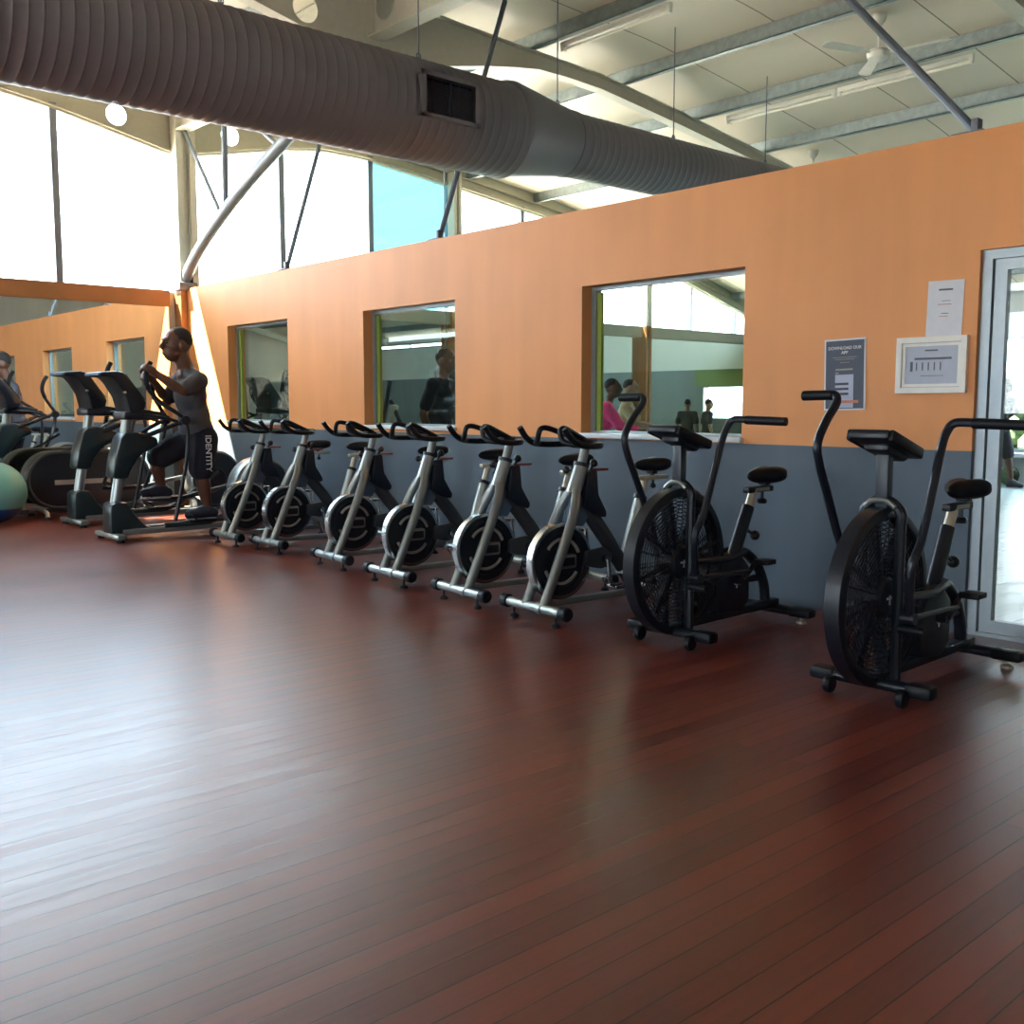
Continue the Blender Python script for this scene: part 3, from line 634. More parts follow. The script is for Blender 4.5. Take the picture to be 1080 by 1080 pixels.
# ------------------------------------------------------------------ air bikes
def make_air():
    t = thing('air_bike', 'x', 'air bike')
    fs = build('front_stabilizer', MB().tube([(-.26, 0, .075), (.26, 0, .075)], .034, 14, True, .8), M_BLACKMETAL, t)
    for s in (-1, 1):
        build('end_pad', MB().rbox((s*.225, -.0, .075), (.12, .085, .06), .018), M_RUBBER, fs)
        build('transport_wheel', MB().lathe([(.012, -.016), (.036, -.016), (.04, -.008), (.04, .008), (.036, .016), (.012, .016)], (s*.17, -.055, .042), (1, 0, 0), 20), M_RUBBER, fs)
    rs = build('rear_stabilizer', MB().tube([(-.24, .98, .065), (.24, .98, .065)], .034, 14, True, .8), M_BLACKMETAL, t)
    for s in (-1, 1):
        build('end_pad', MB().rbox((s*.2, .98, .065), (.15, .085, .055), .018), M_RUBBER, rs)
        build('leveling_foot', MB().cyl((s*.2, .98, .02), (s*.2, .98, .05), .009, 8).lathe([(.03, 0), (.03, .012), (.014, .024)], (s*.2, .98, 0), (0, 0, 1), 14), M_SEATMETAL, rs)
    build('base_rail', MB().rbox((0, .52, .1), (.06, .98, .05), .008), M_BLACKMETAL, t)
    c = (0, .03, .45); R = .38; W = .042
    fan_ = build('fan_cage', MB().lathe([(R, -W), (R+.012, -W+.008), (R+.012, W-.008), (R, W), (R-.03, W), (R-.03, W-.012), (R-.012, W-.012), (R-.012, -W+.012), (R-.03, -W+.012), (R-.03, -W)], c, (1, 0, 0), 72, True), M_BLACKMETAL, t)
    gd = MB()
    for s in (-1, 1):
        for k in range(15): gd.torus((s*(W-.004), c[1], c[2]), (1, 0, 0), .07+.0195*k, .003, 40, 4)
        for k in range(24):
            a = 2*PI*k/24; gd.tube([(s*(W-.002), c[1]+.05*math.cos(a), c[2]+.05*math.sin(a)), (s*(W-.002), c[1]+(R-.02)*math.cos(a), c[2]+(R-.02)*math.sin(a))], .003, 4)
    build('wire_guard', gd, M_BLACKMETAL, fan_)
    for k in range(8):
        a = 2*PI*k/8+.2; M = Matrix.Translation(c) @ Matrix.Rotation(a, 4, 'X')
        b = MB().box((-.028, .05, -.004), (.028, .34, .004)).box((-.012, .04, -.012), (.012, .32, .012)); b.v = [tuple(M @ Vector(v)) for v in b.v]
        build('fan_blade', b, M_NAVY, fan_, False)
    hub = build('hub', MB().lathe([(0, -W-.015), (.075, -W-.012), (.09, -W), (.09, W), (.075, W+.012), (0, W+.015)], c, (1, 0, 0), 32), M_BLACK, fan_)
    lg = MB()
    for s in (1,):
        lg.box((W+.014, c[1]-.028, c[2]-.006), (W+.017, c[1]+.03, c[2]+.004)).box((W+.014, c[1]-.006, c[2]-.03), (W+.017, c[1]+.004, c[2]+.012))
    build('hub_logo', lg, M_TEXTWHITE, fan_, False)
    fr = MB()
    for s in (-1, 1):
        fr.tube(cat([(s*.085, .045, .09), (s*.085, .045, .45), (s*.085, .045, .74), (s*.085, .045, .82), (s*.04, .045, .865), (0, .045, .87)], 5), .024, 10, True, 1)
        fr.tube([(s*.085, .06, .45), (s*.09, .40, .43), (s*.05, .60, .45)], .02, 10)
    fr.tube([(0, .04, .84), (0, .2, .80), (0, .34, .66), (0, .40, .40), (0, .42, .12)], .022, 10)
    build('frame', fr, M_BLACKMETAL, t)
    build('arch_trim', MB().tube(cat([(-.07, .02, .845), (-.03, .02, .872), (.03, .02, .872), (.07, .02, .845)], 5), .012, 8), M_SILVER, t)
    build('mast', MB().rbox((0, .05, .955), (.058, .05, .25), .006), M_DARKGREY, t)
    M = Matrix.Rotation(math.radians(-17), 4, 'X')
    cs = build('console', MB().rbox((0, .055, 1.115), (.19, .34, .045), .018, 2, M).rbox((0, .06, 1.085), (.12, .2, .05), .02, 2, M), M_BLACK, t)
    build('screen', MB().rbox((0, .075, 1.131), (.14, .2, .012), .003, 1, M), M_SCREEN, cs)
    for q in (-1, 1): build('console_grip', MB().rbox((q*.095, .05, 1.115), (.025, .3, .05), .01, 2, M), M_RUBBER, cs)
    hl = build('handle', MB().tube(cat([(-.16, .10, .38), (-.19, .06, .62), (-.2, .015, .73), (-.2, -.07, .89), (-.2, -.145, 1.03), (-.2, -.165, 1.12), (-.2, -.10, 1.215), (-.2, -.02, 1.29), (-.215, .0, 1.325), (-.25, .0, 1.33), (-.36, -.0, 1.325)], 6), .019, 10), M_BLACKMETAL, t)
    build('grip', MB().cyl((-.23, .0, 1.328), (-.375, .0, 1.325), .0225, 12), M_RUBBER, hl)
    hr = build('handle', MB().tube(cat([(.16, -.0, .38), (.19, -.06, .60), (.2, -.0, .72), (.2, .08, .92), (.2, .15, 1.10), (.205, .185, 1.17), (.225, .205, 1.205), (.27, .215, 1.21), (.35, .22, 1.205), (.52, .23, 1.20)], 6), .019, 10), M_BLACKMETAL, t)
    build('grip', MB().cyl((.30, .217, 1.207), (.53, .23, 1.20), .0225, 12), M_RUBBER, hr)
    for s, y0 in ((-1, .10), (1, .0)):
        lk = MB().tube([(s*.165, y0, .38), (s*.15, .50, .36)], .014, 8).cyl((s*.13, y0, .38), (s*.19, y0, .38), .026, 14)
        build('link_rod', lk, M_BLACKMETAL, t)
        build('foot_peg', MB().cyl((s*.12, .0, .33), (s*.23, .0, .33), .02, 12), M_RUBBER, t)
    dr = build('drive_housing', MB().prism([(.36, .12), (.34, .30), (.42, .42), (.56, .45), (.66, .36), (.66, .16), (.58, .10)], -.055, .055, .02), M_BLACK, t)
    build('housing_logo', MB().box((.056, .50, .27), (.059, .545, .28)).box((.056, .517, .25), (.059, .527, .285)), M_TEXTWHITE, dr, False)
    cr = build('crank', MB().cyl((-.1, .52, .30), (.1, .52, .30), .03, 14).tube([(.1, .52, .30), (.105, .64, .40)], .014, 8).tube([(-.1, .52, .30), (-.105, .40, .20)], .014, 8), M_BLACKMETAL, t)
    for s, yy, zz in ((1, .64, .40), (-1, .40, .20)): build('pedal', MB().rbox((s*.16, yy, zz), (.09, .1, .028), .006), M_RUBBER, cr)
    st = MB().tube([(0, .54, .38), (0, .70, .70)], .034, 14, True, 1.25)
    build('seat_tube', st, M_BLACKMETAL, t)
    build('rear_arch', MB().tube(cat([(0, .56, .44), (0, .68, .43), (0, .80, .35), (0, .88, .22), (0, .90, .09)], 6), .03, 12).tube([(0, .60, .27), (0, .86, .27)], .02, 8).tube([(0, .62, .1), (0, .63, .42)], .014, 8), M_BLACKMETAL, t)
    build('seat_post', MB().tube([(0, .68, .65), (0, .755, .80)], .026, 14), M_SEATMETAL, t)
    sl = build('seat_slider', MB().rbox((0, .80, .795), (.045, .26, .035), .008), M_BLACKMETAL, t)
    build('slider_plate', MB().box((.0235, .74, .785), (.025, .88, .805)), M_SEATMETAL, sl, False)
    build('slider_knob', MB().cyl((0, .84, .78), (0, .84, .735), .01, 8).lathe([(.018, 0), (.03, -.012), (.026, -.03), (.01, -.034)], (0, .84, .74), (0, 0, 1), 14), M_BLACK, t)
    build('post_knob', MB().cyl((0, .70, .56), (0, .76, .53), .009, 8).ell((0, .775, .525), (.03, .03, .03)), M_BLACK, t)
    saddle(t, .85, .875, 1.12)
    return t
air = make_air(); air.location = (-3.5, 4.243, 0); air.rotation_euler.z = math.radians(1.5)
tag(air, 'black air bike with big fan wheel below the large window, left of the two', 'air bike', 'black air bikes')
a2 = copy_tree(air); a2.location = (-2.25, 4.10, 0); a2.rotation_euler.z = math.radians(1.5)
tag(a2, 'black air bike with big fan wheel beside the glass door, right of the two', 'air bike', 'black air bikes')

# ------------------------------------------------------------------ ellipticals
def make_elliptical():
    t = thing('elliptical_trainer', 'x', 'elliptical trainer')
    ff = build('front_foot', MB().rbox((0, 0, .055), (.62, .10, .05), .016), M_SILVER, t)
    for s in (-1, 1): build('rubber_pad', MB().lathe([(.035, 0), (.035, .03)], (s*.25, 0, 0), (0, 0, 1), 14), M_RUBBER, ff)
    rf = build('rear_foot', MB().rbox((0, 1.62, .055), (.60, .10, .05), .016), M_SILVER, t)
    for s in (-1, 1): build('rubber_pad', MB().lathe([(.035, 0), (.035, .03)], (s*.25, 1.62, 0), (0, 0, 1), 14), M_RUBBER, rf)
    for s in (-1, 1): build('base_rail', MB().rbox((s*.13, .85, .085), (.06, 1.56, .055), .008), M_SILVER, t)
    build('skirt', MB().prism([(-.04, .07), (-.03, .36), (.03, .385), (.13, .38), (.20, .26), (.30, .14), (.46, .07)], -.13, .13, .03), M_TEALBLACK, t)
    build('mast', MB().tube([(0, .05, .33), (0, .21, 1.22)], .052, 18), M_SILVER, t)
    build('shroud', MB().prism([(.0, .615), (.155, .60), (.19, .70), (.30, .84), (.47, .92), (.46, 1.0), (.26, 1.06), (.13, 1.05), (.09, 1.0), (.03, .8)], -.12, .12, .03), M_TEALBLACK, t)
    build('tray', MB().prism([(.12, 1.18), (.12, 1.25), (.3, 1.285), (.54, 1.245), (.54, 1.18), (.34, 1.17)], -.16, .16, .02), M_BLACK, t)
    cs = build('console', MB().prism([(-.11, 1.59), (-.10, 1.635), (.06, 1.645), (.12, 1.63), (.22, 1.50), (.33, 1.34), (.31, 1.27), (.17, 1.235), (.13, 1.40), (.05, 1.53), (.0, 1.585)], -.19, .19, .018), M_BLACK, t)
    build('screen', MB().prism([(.142, 1.612), (.32, 1.365), (.328, 1.37), (.15, 1.618)], -.16, .16), M_SCREEN, cs, False)
    build('console_lip', MB().rbox((0, -.075, 1.612), (.37, .10, .035), .014), M_BLUEGREY, cs)
    build('badge', MB().lathe([(.016, 0), (.014, .006), (0, .007)], (.19, .12, 1.44), (1, 0, 0), 14), M_CHROME, cs)
    for s in (-1, 1):
        build('fixed_handle', MB().tube(cat([(s*.14, .28, 1.22), (s*.2, .44, 1.205), (s*.24, .60, 1.16), (s*.2, .66, 1.13)], 5), .016, 8), M_BLACK, t)
        build('pivot_arm', MB().tube([(s*.1, .30, 1.0), (s*.2, .50, 1.09), (s*.26, .69, 1.17)], .022, 8), M_BLACK, t)
    for s, up, lo in ((1, [(.24, .36, 1.735), (.25, .32, 1.66), (.26, .30, 1.56), (.265, .32, 1.47), (.27, .44, 1.34), (.28, .67, 1.17)], [(.28, .69, .9), (.27, .62, .5), (.25, .55, .17)]),
                      (-1, [(.24, .64, 1.66), (.25, .59, 1.58), (.26, .57, 1.48), (.265, .60, 1.38), (.27, .66, 1.28), (.28, .71, 1.17)], [(.28, .66, .92), (.27, .52, .62), (.25, .42, .40)])):
        arm = build('moving_arm', MB().tube(cat([(s*a, b, c) for a, b, c in up+lo], 6), .02, 10), M_BLACK, t)
        build('grip', MB().tube(cat([(s*a, b, c) for a, b, c in up[:4]], 5), .025, 10), M_RUBBER, arm)
        build('pivot_cap', MB().lathe([(.045, -.03), (.045, .03)], (s*.28, up[-1][1], 1.17), (1, 0, 0), 16), M_BLACK, arm)
    for s, pts, pl in ((1, [(.48, .13), (.95, .13), (1.1, .19), (1.6, .52)], (.93, .155)), (-1, [(.38, .38), (.75, .345), (1.0, .40), (1.6, .50)], (.62, .375))):
        rail = build('pedal_rail', MB().tube([(s*.17, a, b) for a, b in pts], .022, 10, True, 1.2), M_DARKGREY, t)
        p = MB().rbox((s*.17, pl[0], pl[1]), (.16, .40, .024), .008)
        p.tube(cat([(s*.17+.085, pl[0]-.16, pl[1]+.02), (s*.17+.085, pl[0]-.2, pl[1]+.06), (s*.17, pl[0]-.215, pl[1]+.07), (s*.17-.085, pl[0]-.2, pl[1]+.06), (s*.17-.085, pl[0]-.16, pl[1]+.02)], 4), .008, 6)
        build('pedal', p, M_RUBBER, rail)
    d = build('drive_housing', MB().lathe([(0, -.12), (.29, -.12), (.315, -.1), (.315, .1), (.29, .12), (0, .12)], (0, 1.60, .44), (1, 0, 0), 48).rbox((0, 1.55, .18), (.2, .4, .2), .03), M_DARKGREY, t)
    build('housing_rim', MB().lathe([(.318, -.104), (.324, -.09), (.324, .09), (.318, .104), (.300, .122), (.296, .121), (.312, .1), (.312, -.1), (.296, -.121), (.300, -.122)], (0, 1.60, .44), (1, 0, 0), 48, True), M_SILVER, d)
    for s in (-1, 1): build('crank_cover', MB().lathe([(.12, 0), (.11, .012), (0, .014)], (s*.12, 1.60, .44), (s, 0, 0), 24), M_BLACK, d)
    return t
el = make_elliptical(); el.location = (-9.80, 3.56, 0)
tag(el, 'black and silver elliptical trainer the man is exercising on', 'elliptical trainer', 'elliptical trainers')
el.scale = (.975,)*3; e0 = copy_tree(el); e0.scale = (1, 1, 1); e0.location = (-11.28, 3.72, 0); e0.rotation_euler.z = .03
tag(e0, 'empty black and silver elliptical trainer in front of the mirror, left of the man', 'elliptical trainer', 'elliptical trainers')
e2 = copy_tree(e0); e2.location = (-12.08, 6.25, 0); e2.rotation_euler.z = 0
tag(e2, 'elliptical trainer in the next room behind the first window from the corner', 'elliptical trainer', 'elliptical trainers')

# cross trainer drum by the mirror
t = thing('drum_trainer', 'black machine with large oval drum housing and grey stripe behind the ellipticals', 'exercise machine', (-12.32, 3.65, 0))
def stadium(y0, y1, z, R, n=14):
    return [(y0+R*math.cos(a), z+R*math.sin(a)) for a in [PI/2+PI*i/n for i in range(n+1)]] + [(y1+R*math.cos(a), z+R*math.sin(a)) for a in [-PI/2+PI*i/n for i in range(n+1)]]
build('housing', MB().prism(stadium(.20, .95, .435, .335), -.13, .13, .03), M_BLACK, t)
build('housing_rim', MB().tube([(.135, a, b) for a, b in stadium(.20, .95, .435, .315)+stadium(.20, .95, .435, .315)[:1]], .018, 8).tube([(-.135, a, b) for a, b in stadium(.20, .95, .435, .315)+stadium(.20, .95, .435, .315)[:1]], .018, 8), M_DARKGREY, t)
build('stripe', MB().box((.13, .17, .38), (.134, .80, .435)), M_GREYBADGE, t, False)
for yy in (.03, 1.15):
    f = build('foot_bar', MB().tube(cat([(-.3, yy, .03), (-.24, yy, .085), (0, yy, .10), (.24, yy, .085), (.3, yy, .03)], 5), .024, 10), M_SILVER, t)
    for s in (-1, 1): build('rubber_pad', MB().lathe([(.04, 0), (.036, .03)], (s*.3, yy, 0), (0, 0, 1), 14), M_RUBBER, f)
build('lever', MB().tube([(.05, .15, .72), (.12, .4, .80), (.14, .62, .93)], .016, 8), M_BLACK, t)
build('mast', MB().tube([(0, 1.05, .6), (0, 1.18, 1.2)], .03, 10), M_BLACK, t)
build('handlebar', MB().tube(cat([(-.25, .95, 1.22), (-.2, 1.15, 1.2), (0, 1.18, 1.2), (.2, 1.15, 1.2), (.25, .95, 1.22)], 5), .018, 8), M_BLACK, t)
bo = tag(build('gym_ball', MB().ell((0, 0, .335), (.34, .34, .335), None, 48, 32), M_BALL), 'teal gym ball at the left edge beside the black drum machine', 'exercise ball')
bo.location = (-12.15, 3.16, 0)

# ------------------------------------------------------------------ notices on the orange wall
def on_wall(x, z, y=YW): return Matrix.Translation((x, y, z)) @ Matrix.Rotation(PI/2, 4, 'X')
t = thing('poster', 'dark portrait poster reading DOWNLOAD OUR APP on orange wall', 'poster', (-3.35, YW, 1.468)); t.rotation_euler.y = math.radians(-1.2)
build('sheet', MB().box((-.138, -.004, -.215), (.138, -.001, .215)), M_PAPER, t, False)
build('print', MB().box((-.127, -.0055, -.205), (.127, -.004, .205)), M_POSTER, t, False)
Mt = Matrix.Rotation(PI/2, 4, 'X')
text_mb('lettering', 'DOWNLOAD OUR', .026, M_TEXTWHITE, t, Matrix.Translation((0, -.007, .152)) @ Mt)
text_mb('lettering', 'APP', .026, M_TEXTWHITE, t, Matrix.Translation((0, -.007, .124)) @ Mt)
pl = MB()
for z, w in ((.103, .08), (.091, .065), (.072, .03)): pl.box((-w, -.0065, z), (w, -.0055, z+.003))
pl.box((-.06, -.0065, .026), (.055, -.0055, .036)); pl.box((-.062, -.0065, .006), (-.04, -.0055, .014))
build('small_print', pl, M_GREYBADGE, t, False)
ph = build('phone_picture', MB().box((-.062, -.0065, -.2), (.06, -.0055, 0)), M_PHONE, t, False)
pb = MB()
for z in (-.055, -.085, -.115): pb.box((-.062, -.0075, z-.008), (.028, -.0065, z+.006))
build('menu_bars', pb, M_PBAR, ph, False)
build('button', MB().box((-.03, -.0075, -.172), (.095, -.0065, -.155)), M_PORANGE, ph, False)

t = thing('picture_frame', 'white framed certificate hanging on orange wall beside the door', 'framed certificate', (-2.805, YW, 1.51))
fr = MB(); w, h = .205, .158
fr.frame(-w, w, -h, h, -.028, -.001, .032).frame(-w+.036, w-.036, -h+.036, h-.036, -.018, -.0015, .016)
build('frame', fr, M_WHITE, t, False)
build('certificate', MB().box((-w+.02, -.012, -h+.02), (w-.02, -.003, h-.02)), M_CERT, t, False)
pr = MB().box((-.04, -.0135, .078), (.035, -.012, .086)).box((-.10, -.0135, .03), (.115, -.012, .042)).box((-.125, -.0135, -.035), (-.11, -.012, .02)).box((-.06, -.0135, -.062), (.07, -.012, -.059))
for k in range(5): pr.box((-.09+k*.035, -.0135, -.03), (-.084+k*.035, -.012, .015))
build('print', pr, M_INK, t, False)
t = thing('notice_sheet', 'white paper notice taped above the framed certificate', 'notice', (-2.745, YW, 1.822)); t.rotation_euler.y = math.radians(1.2)
build('sheet', MB().box((-.103, -.003, -.153), (.103, -.001, .153)), M_PAPER, t, False)
pr = MB().box((-.04, -.0045, .098), (.04, -.003, .108)).box((-.02, -.0045, .04), (.03, -.003, .043)).box((-.02, -.0045, -.03), (.022, -.003, -.026)); build('print', pr, M_INK, t, False)
build('red_print', MB().box((-.04, -.0045, .02), (.035, -.003, .024)).box((-.03, -.0045, -.045), (.02, -.003, -.041)), M_REDINK, t, False)

# ------------------------------------------------------------------ people
def skin_obj(name, mb, mat, parent, vox=.012, it=4):
    o = build(name, mb, mat, parent); r = o.modifiers.new('r', 'REMESH'); r.mode = 'VOXEL'; r.voxel_size = vox; r.use_smooth_shade = True
    s = o.modifiers.new('s', 'SMOOTH'); s.iterations = it; s.factor = .5; return o
def lerp(a, b, t): return tuple(x+(y-x)*t for x, y in zip(a, b))
def person(name, lab, loc, rz, J, mats, k=1.0, vox=.012, shirt_len=1.0, long_sleeve=False, bottoms='shorts', text=None):
    """J: joints in the person's own frame, facing -y, left = +x; k scales the thicknesses"""
    t = thing(name, lab, 'person', loc, rz); skin, hair, shirt, short, shoe = mats
    b = MB(); hk = J.get('hk', k); hd = Vector(J['head']); tilt = Matrix.Rotation(J.get('tilt', 0), 3, 'X')
    def q(x, y, z): return tuple(hd + tilt @ Vector((x*hk, y*hk, z*hk)))
    b.ell(q(0, .012, .025), (.078*hk, .098*hk, .10*hk), tilt).ell(q(0, -.03, -.05), (.058*hk, .065*hk, .07*hk), tilt).ell(q(0, -.045, -.085), (.034*hk, .035*hk, .028*hk), tilt)
    b.tube([q(0, -.09, .022), q(0, -.112, -.022), q(0, -.095, -.032)], [.012*hk, .017*hk, .013*hk], 8).ell(q(0, -.083, .035), (.05*hk, .02*hk, .014*hk), tilt)
    b.ell(q(0, -.092, -.055), (.026*hk, .012*hk, .008*hk), tilt).ell(q(0, -.09, -.068), (.022*hk, .012*hk, .008*hk), tilt)
    for s in (-1, 1): b.ell(q(s*.08, .012, -.01), (.012*hk, .024*hk, .034*hk), tilt)
    nk = Vector(J['neck']); ch = Vector(J['chest']); pv = Vector(J['pelvis']); wa = ch.lerp(pv, .55)
    b.limb([q(0, .025, -.06), tuple(nk), tuple(nk.lerp(ch, .3))], [.053*hk, .058*hk, .075*hk])
    b.ell(tuple(ch), (.16*k, .105*k, .17*k)).ell(tuple(wa), (.135*k, .095*k, .15*k)).ell(tuple(pv), (.15*k, .11*k, .12*k))
    b.limb([tuple(ch), tuple(wa), tuple(pv)], [.10*k, .095*k, .10*k])
    sh = MB(); so = MB(); g = .012
    sh.ell(tuple(ch), ((.165+g)*k, (.112+g)*k, .18*k)).ell(tuple(wa), ((.145+g)*k, (.11+g)*k, .16*k)).ell(tuple(pv.lerp(wa, .25)), ((.158+g)*k, (.122+g)*k, .13*k*shirt_len)).limb([tuple(ch), tuple(wa)], [.118*k, .118*k])
    sh.limb([tuple(nk.lerp(ch, .22)), tuple(ch)], [.075*k, .11*k])
    for S in 'lr':
        a_ = Vector(J['shoulder_'+S]); b.limb([tuple(nk.lerp(ch, .05)), tuple(nk.lerp(a_, .55)-Vector((0, 0, .01)))], [.055*k, .05*k]); sh.limb([tuple(nk.lerp(ch, .2)), tuple(nk.lerp(a_, .6)-Vector((0, 0, .015))), tuple(a_)], [.062*k, .064*k, .07*k])
    so.ell(tuple(pv), ((.158+g)*k, (.122+g)*k, .12*k))
    hands = MB()
    for s, S in ((1, 'l'), (-1, 'r')):
        a, e, w, hn = (Vector(J[n+S]) for n in ('shoulder_', 'elbow_', 'wrist_', 'hand_'))
        b.limb([tuple(ch.lerp(a, .6)), tuple(a), tuple(a.lerp(e, .45)), tuple(e), tuple(e.lerp(w, .35)), tuple(w)], [.07*k, .062*k, .05*k, .041*k, .042*k, .028*k])
        d = (hn-w).normalized(); side = Vector(J.get('palm_'+S, (0, 0, -1))); side = (side-d*side.dot(d)).normalized(); lat = d.cross(side)
        b.limb([tuple(w), tuple(w+d*.05*k), tuple(w+d*.085*k)], [.028*k, .036*k, .034*k])
        cl = J.get('curl_'+S, .5)
        for i, L_ in enumerate((.072, .082, .076, .06)):
            base = w+d*.09*k+lat*(i-1.5)*.019*k; p1 = base+(d*(1-cl*.5)+side*cl*.5).normalized()*L_*.45*k; p2 = p1+(d*(1-cl*1.3)+side*cl).normalized()*L_*.35*k; p3 = p2+(d*(-cl*.8+.5)+side*cl).normalized()*L_*.25*k
            b.limb([tuple(base-d*.02*k), tuple(p1), tuple(p2), tuple(p3)], [.010*k, .0095*k, .0088*k, .0075*k], 8)
        tb = w+d*.035*k-lat*s*.0+lat*(-.032*k); b.limb([tuple(tb), tuple(tb-lat*.02*k+d*.03*k+side*.015*k), tuple(tb-lat*.012*k+d*.055*k+side*.035*k)], [.014*k, .0115*k, .009*k], 8)
        ends = [a.lerp(e, .0), a.lerp(e, .4), a.lerp(e, .72)] if not long_sleeve else [a, a.lerp(e, .5), e, e.lerp(w, .5), e.lerp(w, .92)]
        sh.limb([tuple(ch.lerp(a, .55))] + [tuple(x) for x in ends], ([.085*k, .077*k, .07*k, .067*k] if not long_sleeve else [.085*k, .077*k, .065*k, .058*k, .052*k, .045*k]))
        hp, kn, an, to = (Vector(J[n+S]) for n in ('hip_', 'knee_', 'ankle_', 'toe_'))
        b.limb([tuple(hp), tuple(hp.lerp(kn, .45)), tuple(kn), tuple(kn.lerp(an, .3)), tuple(kn.lerp(an, .75)), tuple(an)], [.095*k, .085*k, .058*k, .062*k, .042*k, .036*k])
        b.limb([tuple(an), tuple(an.lerp(to, .6)), tuple(to)], [.04*k, .036*k, .03*k])
        if bottoms == 'shorts': so.limb([tuple(hp), tuple(hp.lerp(kn, .45)), tuple(hp.lerp(kn, .9))], [.118*k, .112*k, .104*k])
        else: so.limb([tuple(hp), tuple(hp.lerp(kn, .5)), tuple(kn), tuple(kn.lerp(an, .5)), tuple(kn.lerp(an, .93))], [.113*k, .1*k, .078*k, .066*k, .055*k])
        sm = MB(); hl = an + (an-to)*.28; hl.z = min(an.z, to.z+.01) - .0
        fd = (to-an); fd.z = 0; fd.normalize(); nz = Vector((0, 0, 1))
        sm.limb([tuple(an+nz*.0), tuple(an.lerp(to, .35))], [.05*k, .05*k]).limb([tuple(Vector((an.x, an.y, to.z))-fd*.05*k), tuple(an.lerp(to, .6)+Vector((0, 0, -.005))), tuple(to)], [.042*k, .046*k, .04*k])
        so2 = skin_obj('shoe', sm, shoe, t, vox)
        sl = MB(); c0 = Vector((an.x, an.y, to.z-.042*k))-fd*.05*k; c1 = Vector((to.x, to.y, to.z-.042*k))
        sl.tube([tuple(c0-fd*.03*k), tuple(c0), tuple(c0.lerp(c1, .6)), tuple(c1), tuple(c1+fd*.03*k)], [.028*k, .04*k, .042*k, .042*k, .025*k], 12, True, .35)
        build('sole', sl, M_SOLE, so2)
    body = skin_obj('body', b, skin, t, vox*.75, 3)
    hm = MB().ell(q(0, .022, .040), (.0795*hk, .0955*hk, .0905*hk), tilt)
    ho = skin_obj('hair', hm, hair, t, vox, 2)
    skin_obj('shirt', sh, shirt, t, vox); skin_obj(bottoms, so, short, t, vox)
    for s in (-1, 1): build('eye', MB().ell(q(s*.03, -.083, .010), (.011*hk, .007*hk, .006*hk)), M_HAIR, t)
    return t
mx = 0
J = dict(head=(0, -.13, 1.92), tilt=-.02, hk=1.42, neck=(0, -.04, 1.70), chest=(0, -.0, 1.42), pelvis=(0, .06, 1.02),
         shoulder_l=(.21, -.0, 1.56), elbow_l=(.31, -.22, 1.46), wrist_l=(.25, -.45, 1.62), hand_l=(.235, -.52, 1.67), palm_l=(-.5, .1, -.8), curl_l=.95,
         shoulder_r=(-.21, -.02, 1.56), elbow_r=(-.29, -.12, 1.36), wrist_r=(-.25, -.27, 1.56), hand_r=(-.24, -.33, 1.61), palm_r=(.5, .1, -.8), curl_r=.95,
         hip_l=(.11, .08, .98), knee_l=(.13, .03, .64), ankle_l=(.13, .09, .25), toe_l=(.13, -.11, .215),
         hip_r=(-.11, .06, .98), knee_r=(-.13, -.33, .78), ankle_r=(-.15, -.27, .47), toe_r=(-.15, -.45, .435))
man = person('person', 'person in dark T-shirt and navy shorts striding on an elliptical trainer', (-9.78, 4.39, 0), 0, J, (M_SKIN, M_HAIR, M_TEE, M_SHORTS, M_SHOE), 1.24, .012)
man.scale = (.975,)*3
text_mb('shorts_lettering', 'IDENTITY', .085, M_TEXTWHITE, man, Matrix(((0, 0, 1, .262), (0, 1, 0, .03), (-1, 0, 0, 1.02), (0, 0, 0, 1))), 'LEFT', .004)

def stand(h, arms='down', step=0, lean=0):
    s = h/1.75
    J = dict(head=(0, -.03-lean*1.2, 1.615), neck=(0, .0-lean, 1.45), chest=(0, .01-lean*.7, 1.24), pelvis=(0, .02, .93),
             hip_l=(.09, .02, .90), knee_l=(.1, -step*.5, .5), ankle_l=(.1, .03-step, .10), toe_l=(.11, -.14-step, .045),
             hip_r=(-.09, .02, .90), knee_r=(-.1, step*.35, .5), ankle_r=(-.1, .03+step, .10), toe_r=(-.11, -.14+step, .045),
             shoulder_l=(.18, .01-lean*.9, 1.38), shoulder_r=(-.18, .01-lean*.9, 1.38))
    for sg, S in ((1, 'l'), (-1, 'r')):
        if arms == 'down': J['elbow_'+S] = (sg*.25, .05, 1.10); J['wrist_'+S] = (sg*.25, -.03, .86); J['hand_'+S] = (sg*.25, -.05, .78); J['palm_'+S] = (-sg, 0, 0)
        elif arms == 'fwd': J['elbow_'+S] = (sg*.23, -.14-lean, 1.15); J['wrist_'+S] = (sg*.2, -.36-lean, 1.10); J['hand_'+S] = (sg*.19, -.44-lean, 1.09); J['palm_'+S] = (0, 0, -1)
        else: J['elbow_'+S] = (sg*.25, .14*(1 if sg > 0 else -.4)-lean, 1.14); J['wrist_'+S] = (sg*.2, -.06-(.14 if sg < 0 else 0)-lean, 1.18+(.1 if sg < 0 else 0)); J['hand_'+S] = (sg*.18, -.13-(.14 if sg < 0 else 0)-lean, 1.22+(.1 if sg < 0 else 0)); J['palm_'+S] = (-sg, 0, 0)
    return {n: (tuple(c*s for c in v) if isinstance(v, tuple) and not n.startswith('palm') else v) for n, v in J.items()}, s
def simple(lab, loc, rz, h, mats, arms='down', step=0, lean=0, **kw):
    J, s = stand(h, arms, step, lean); return person('person', lab, loc, rz, J, mats, s, .016, **kw)
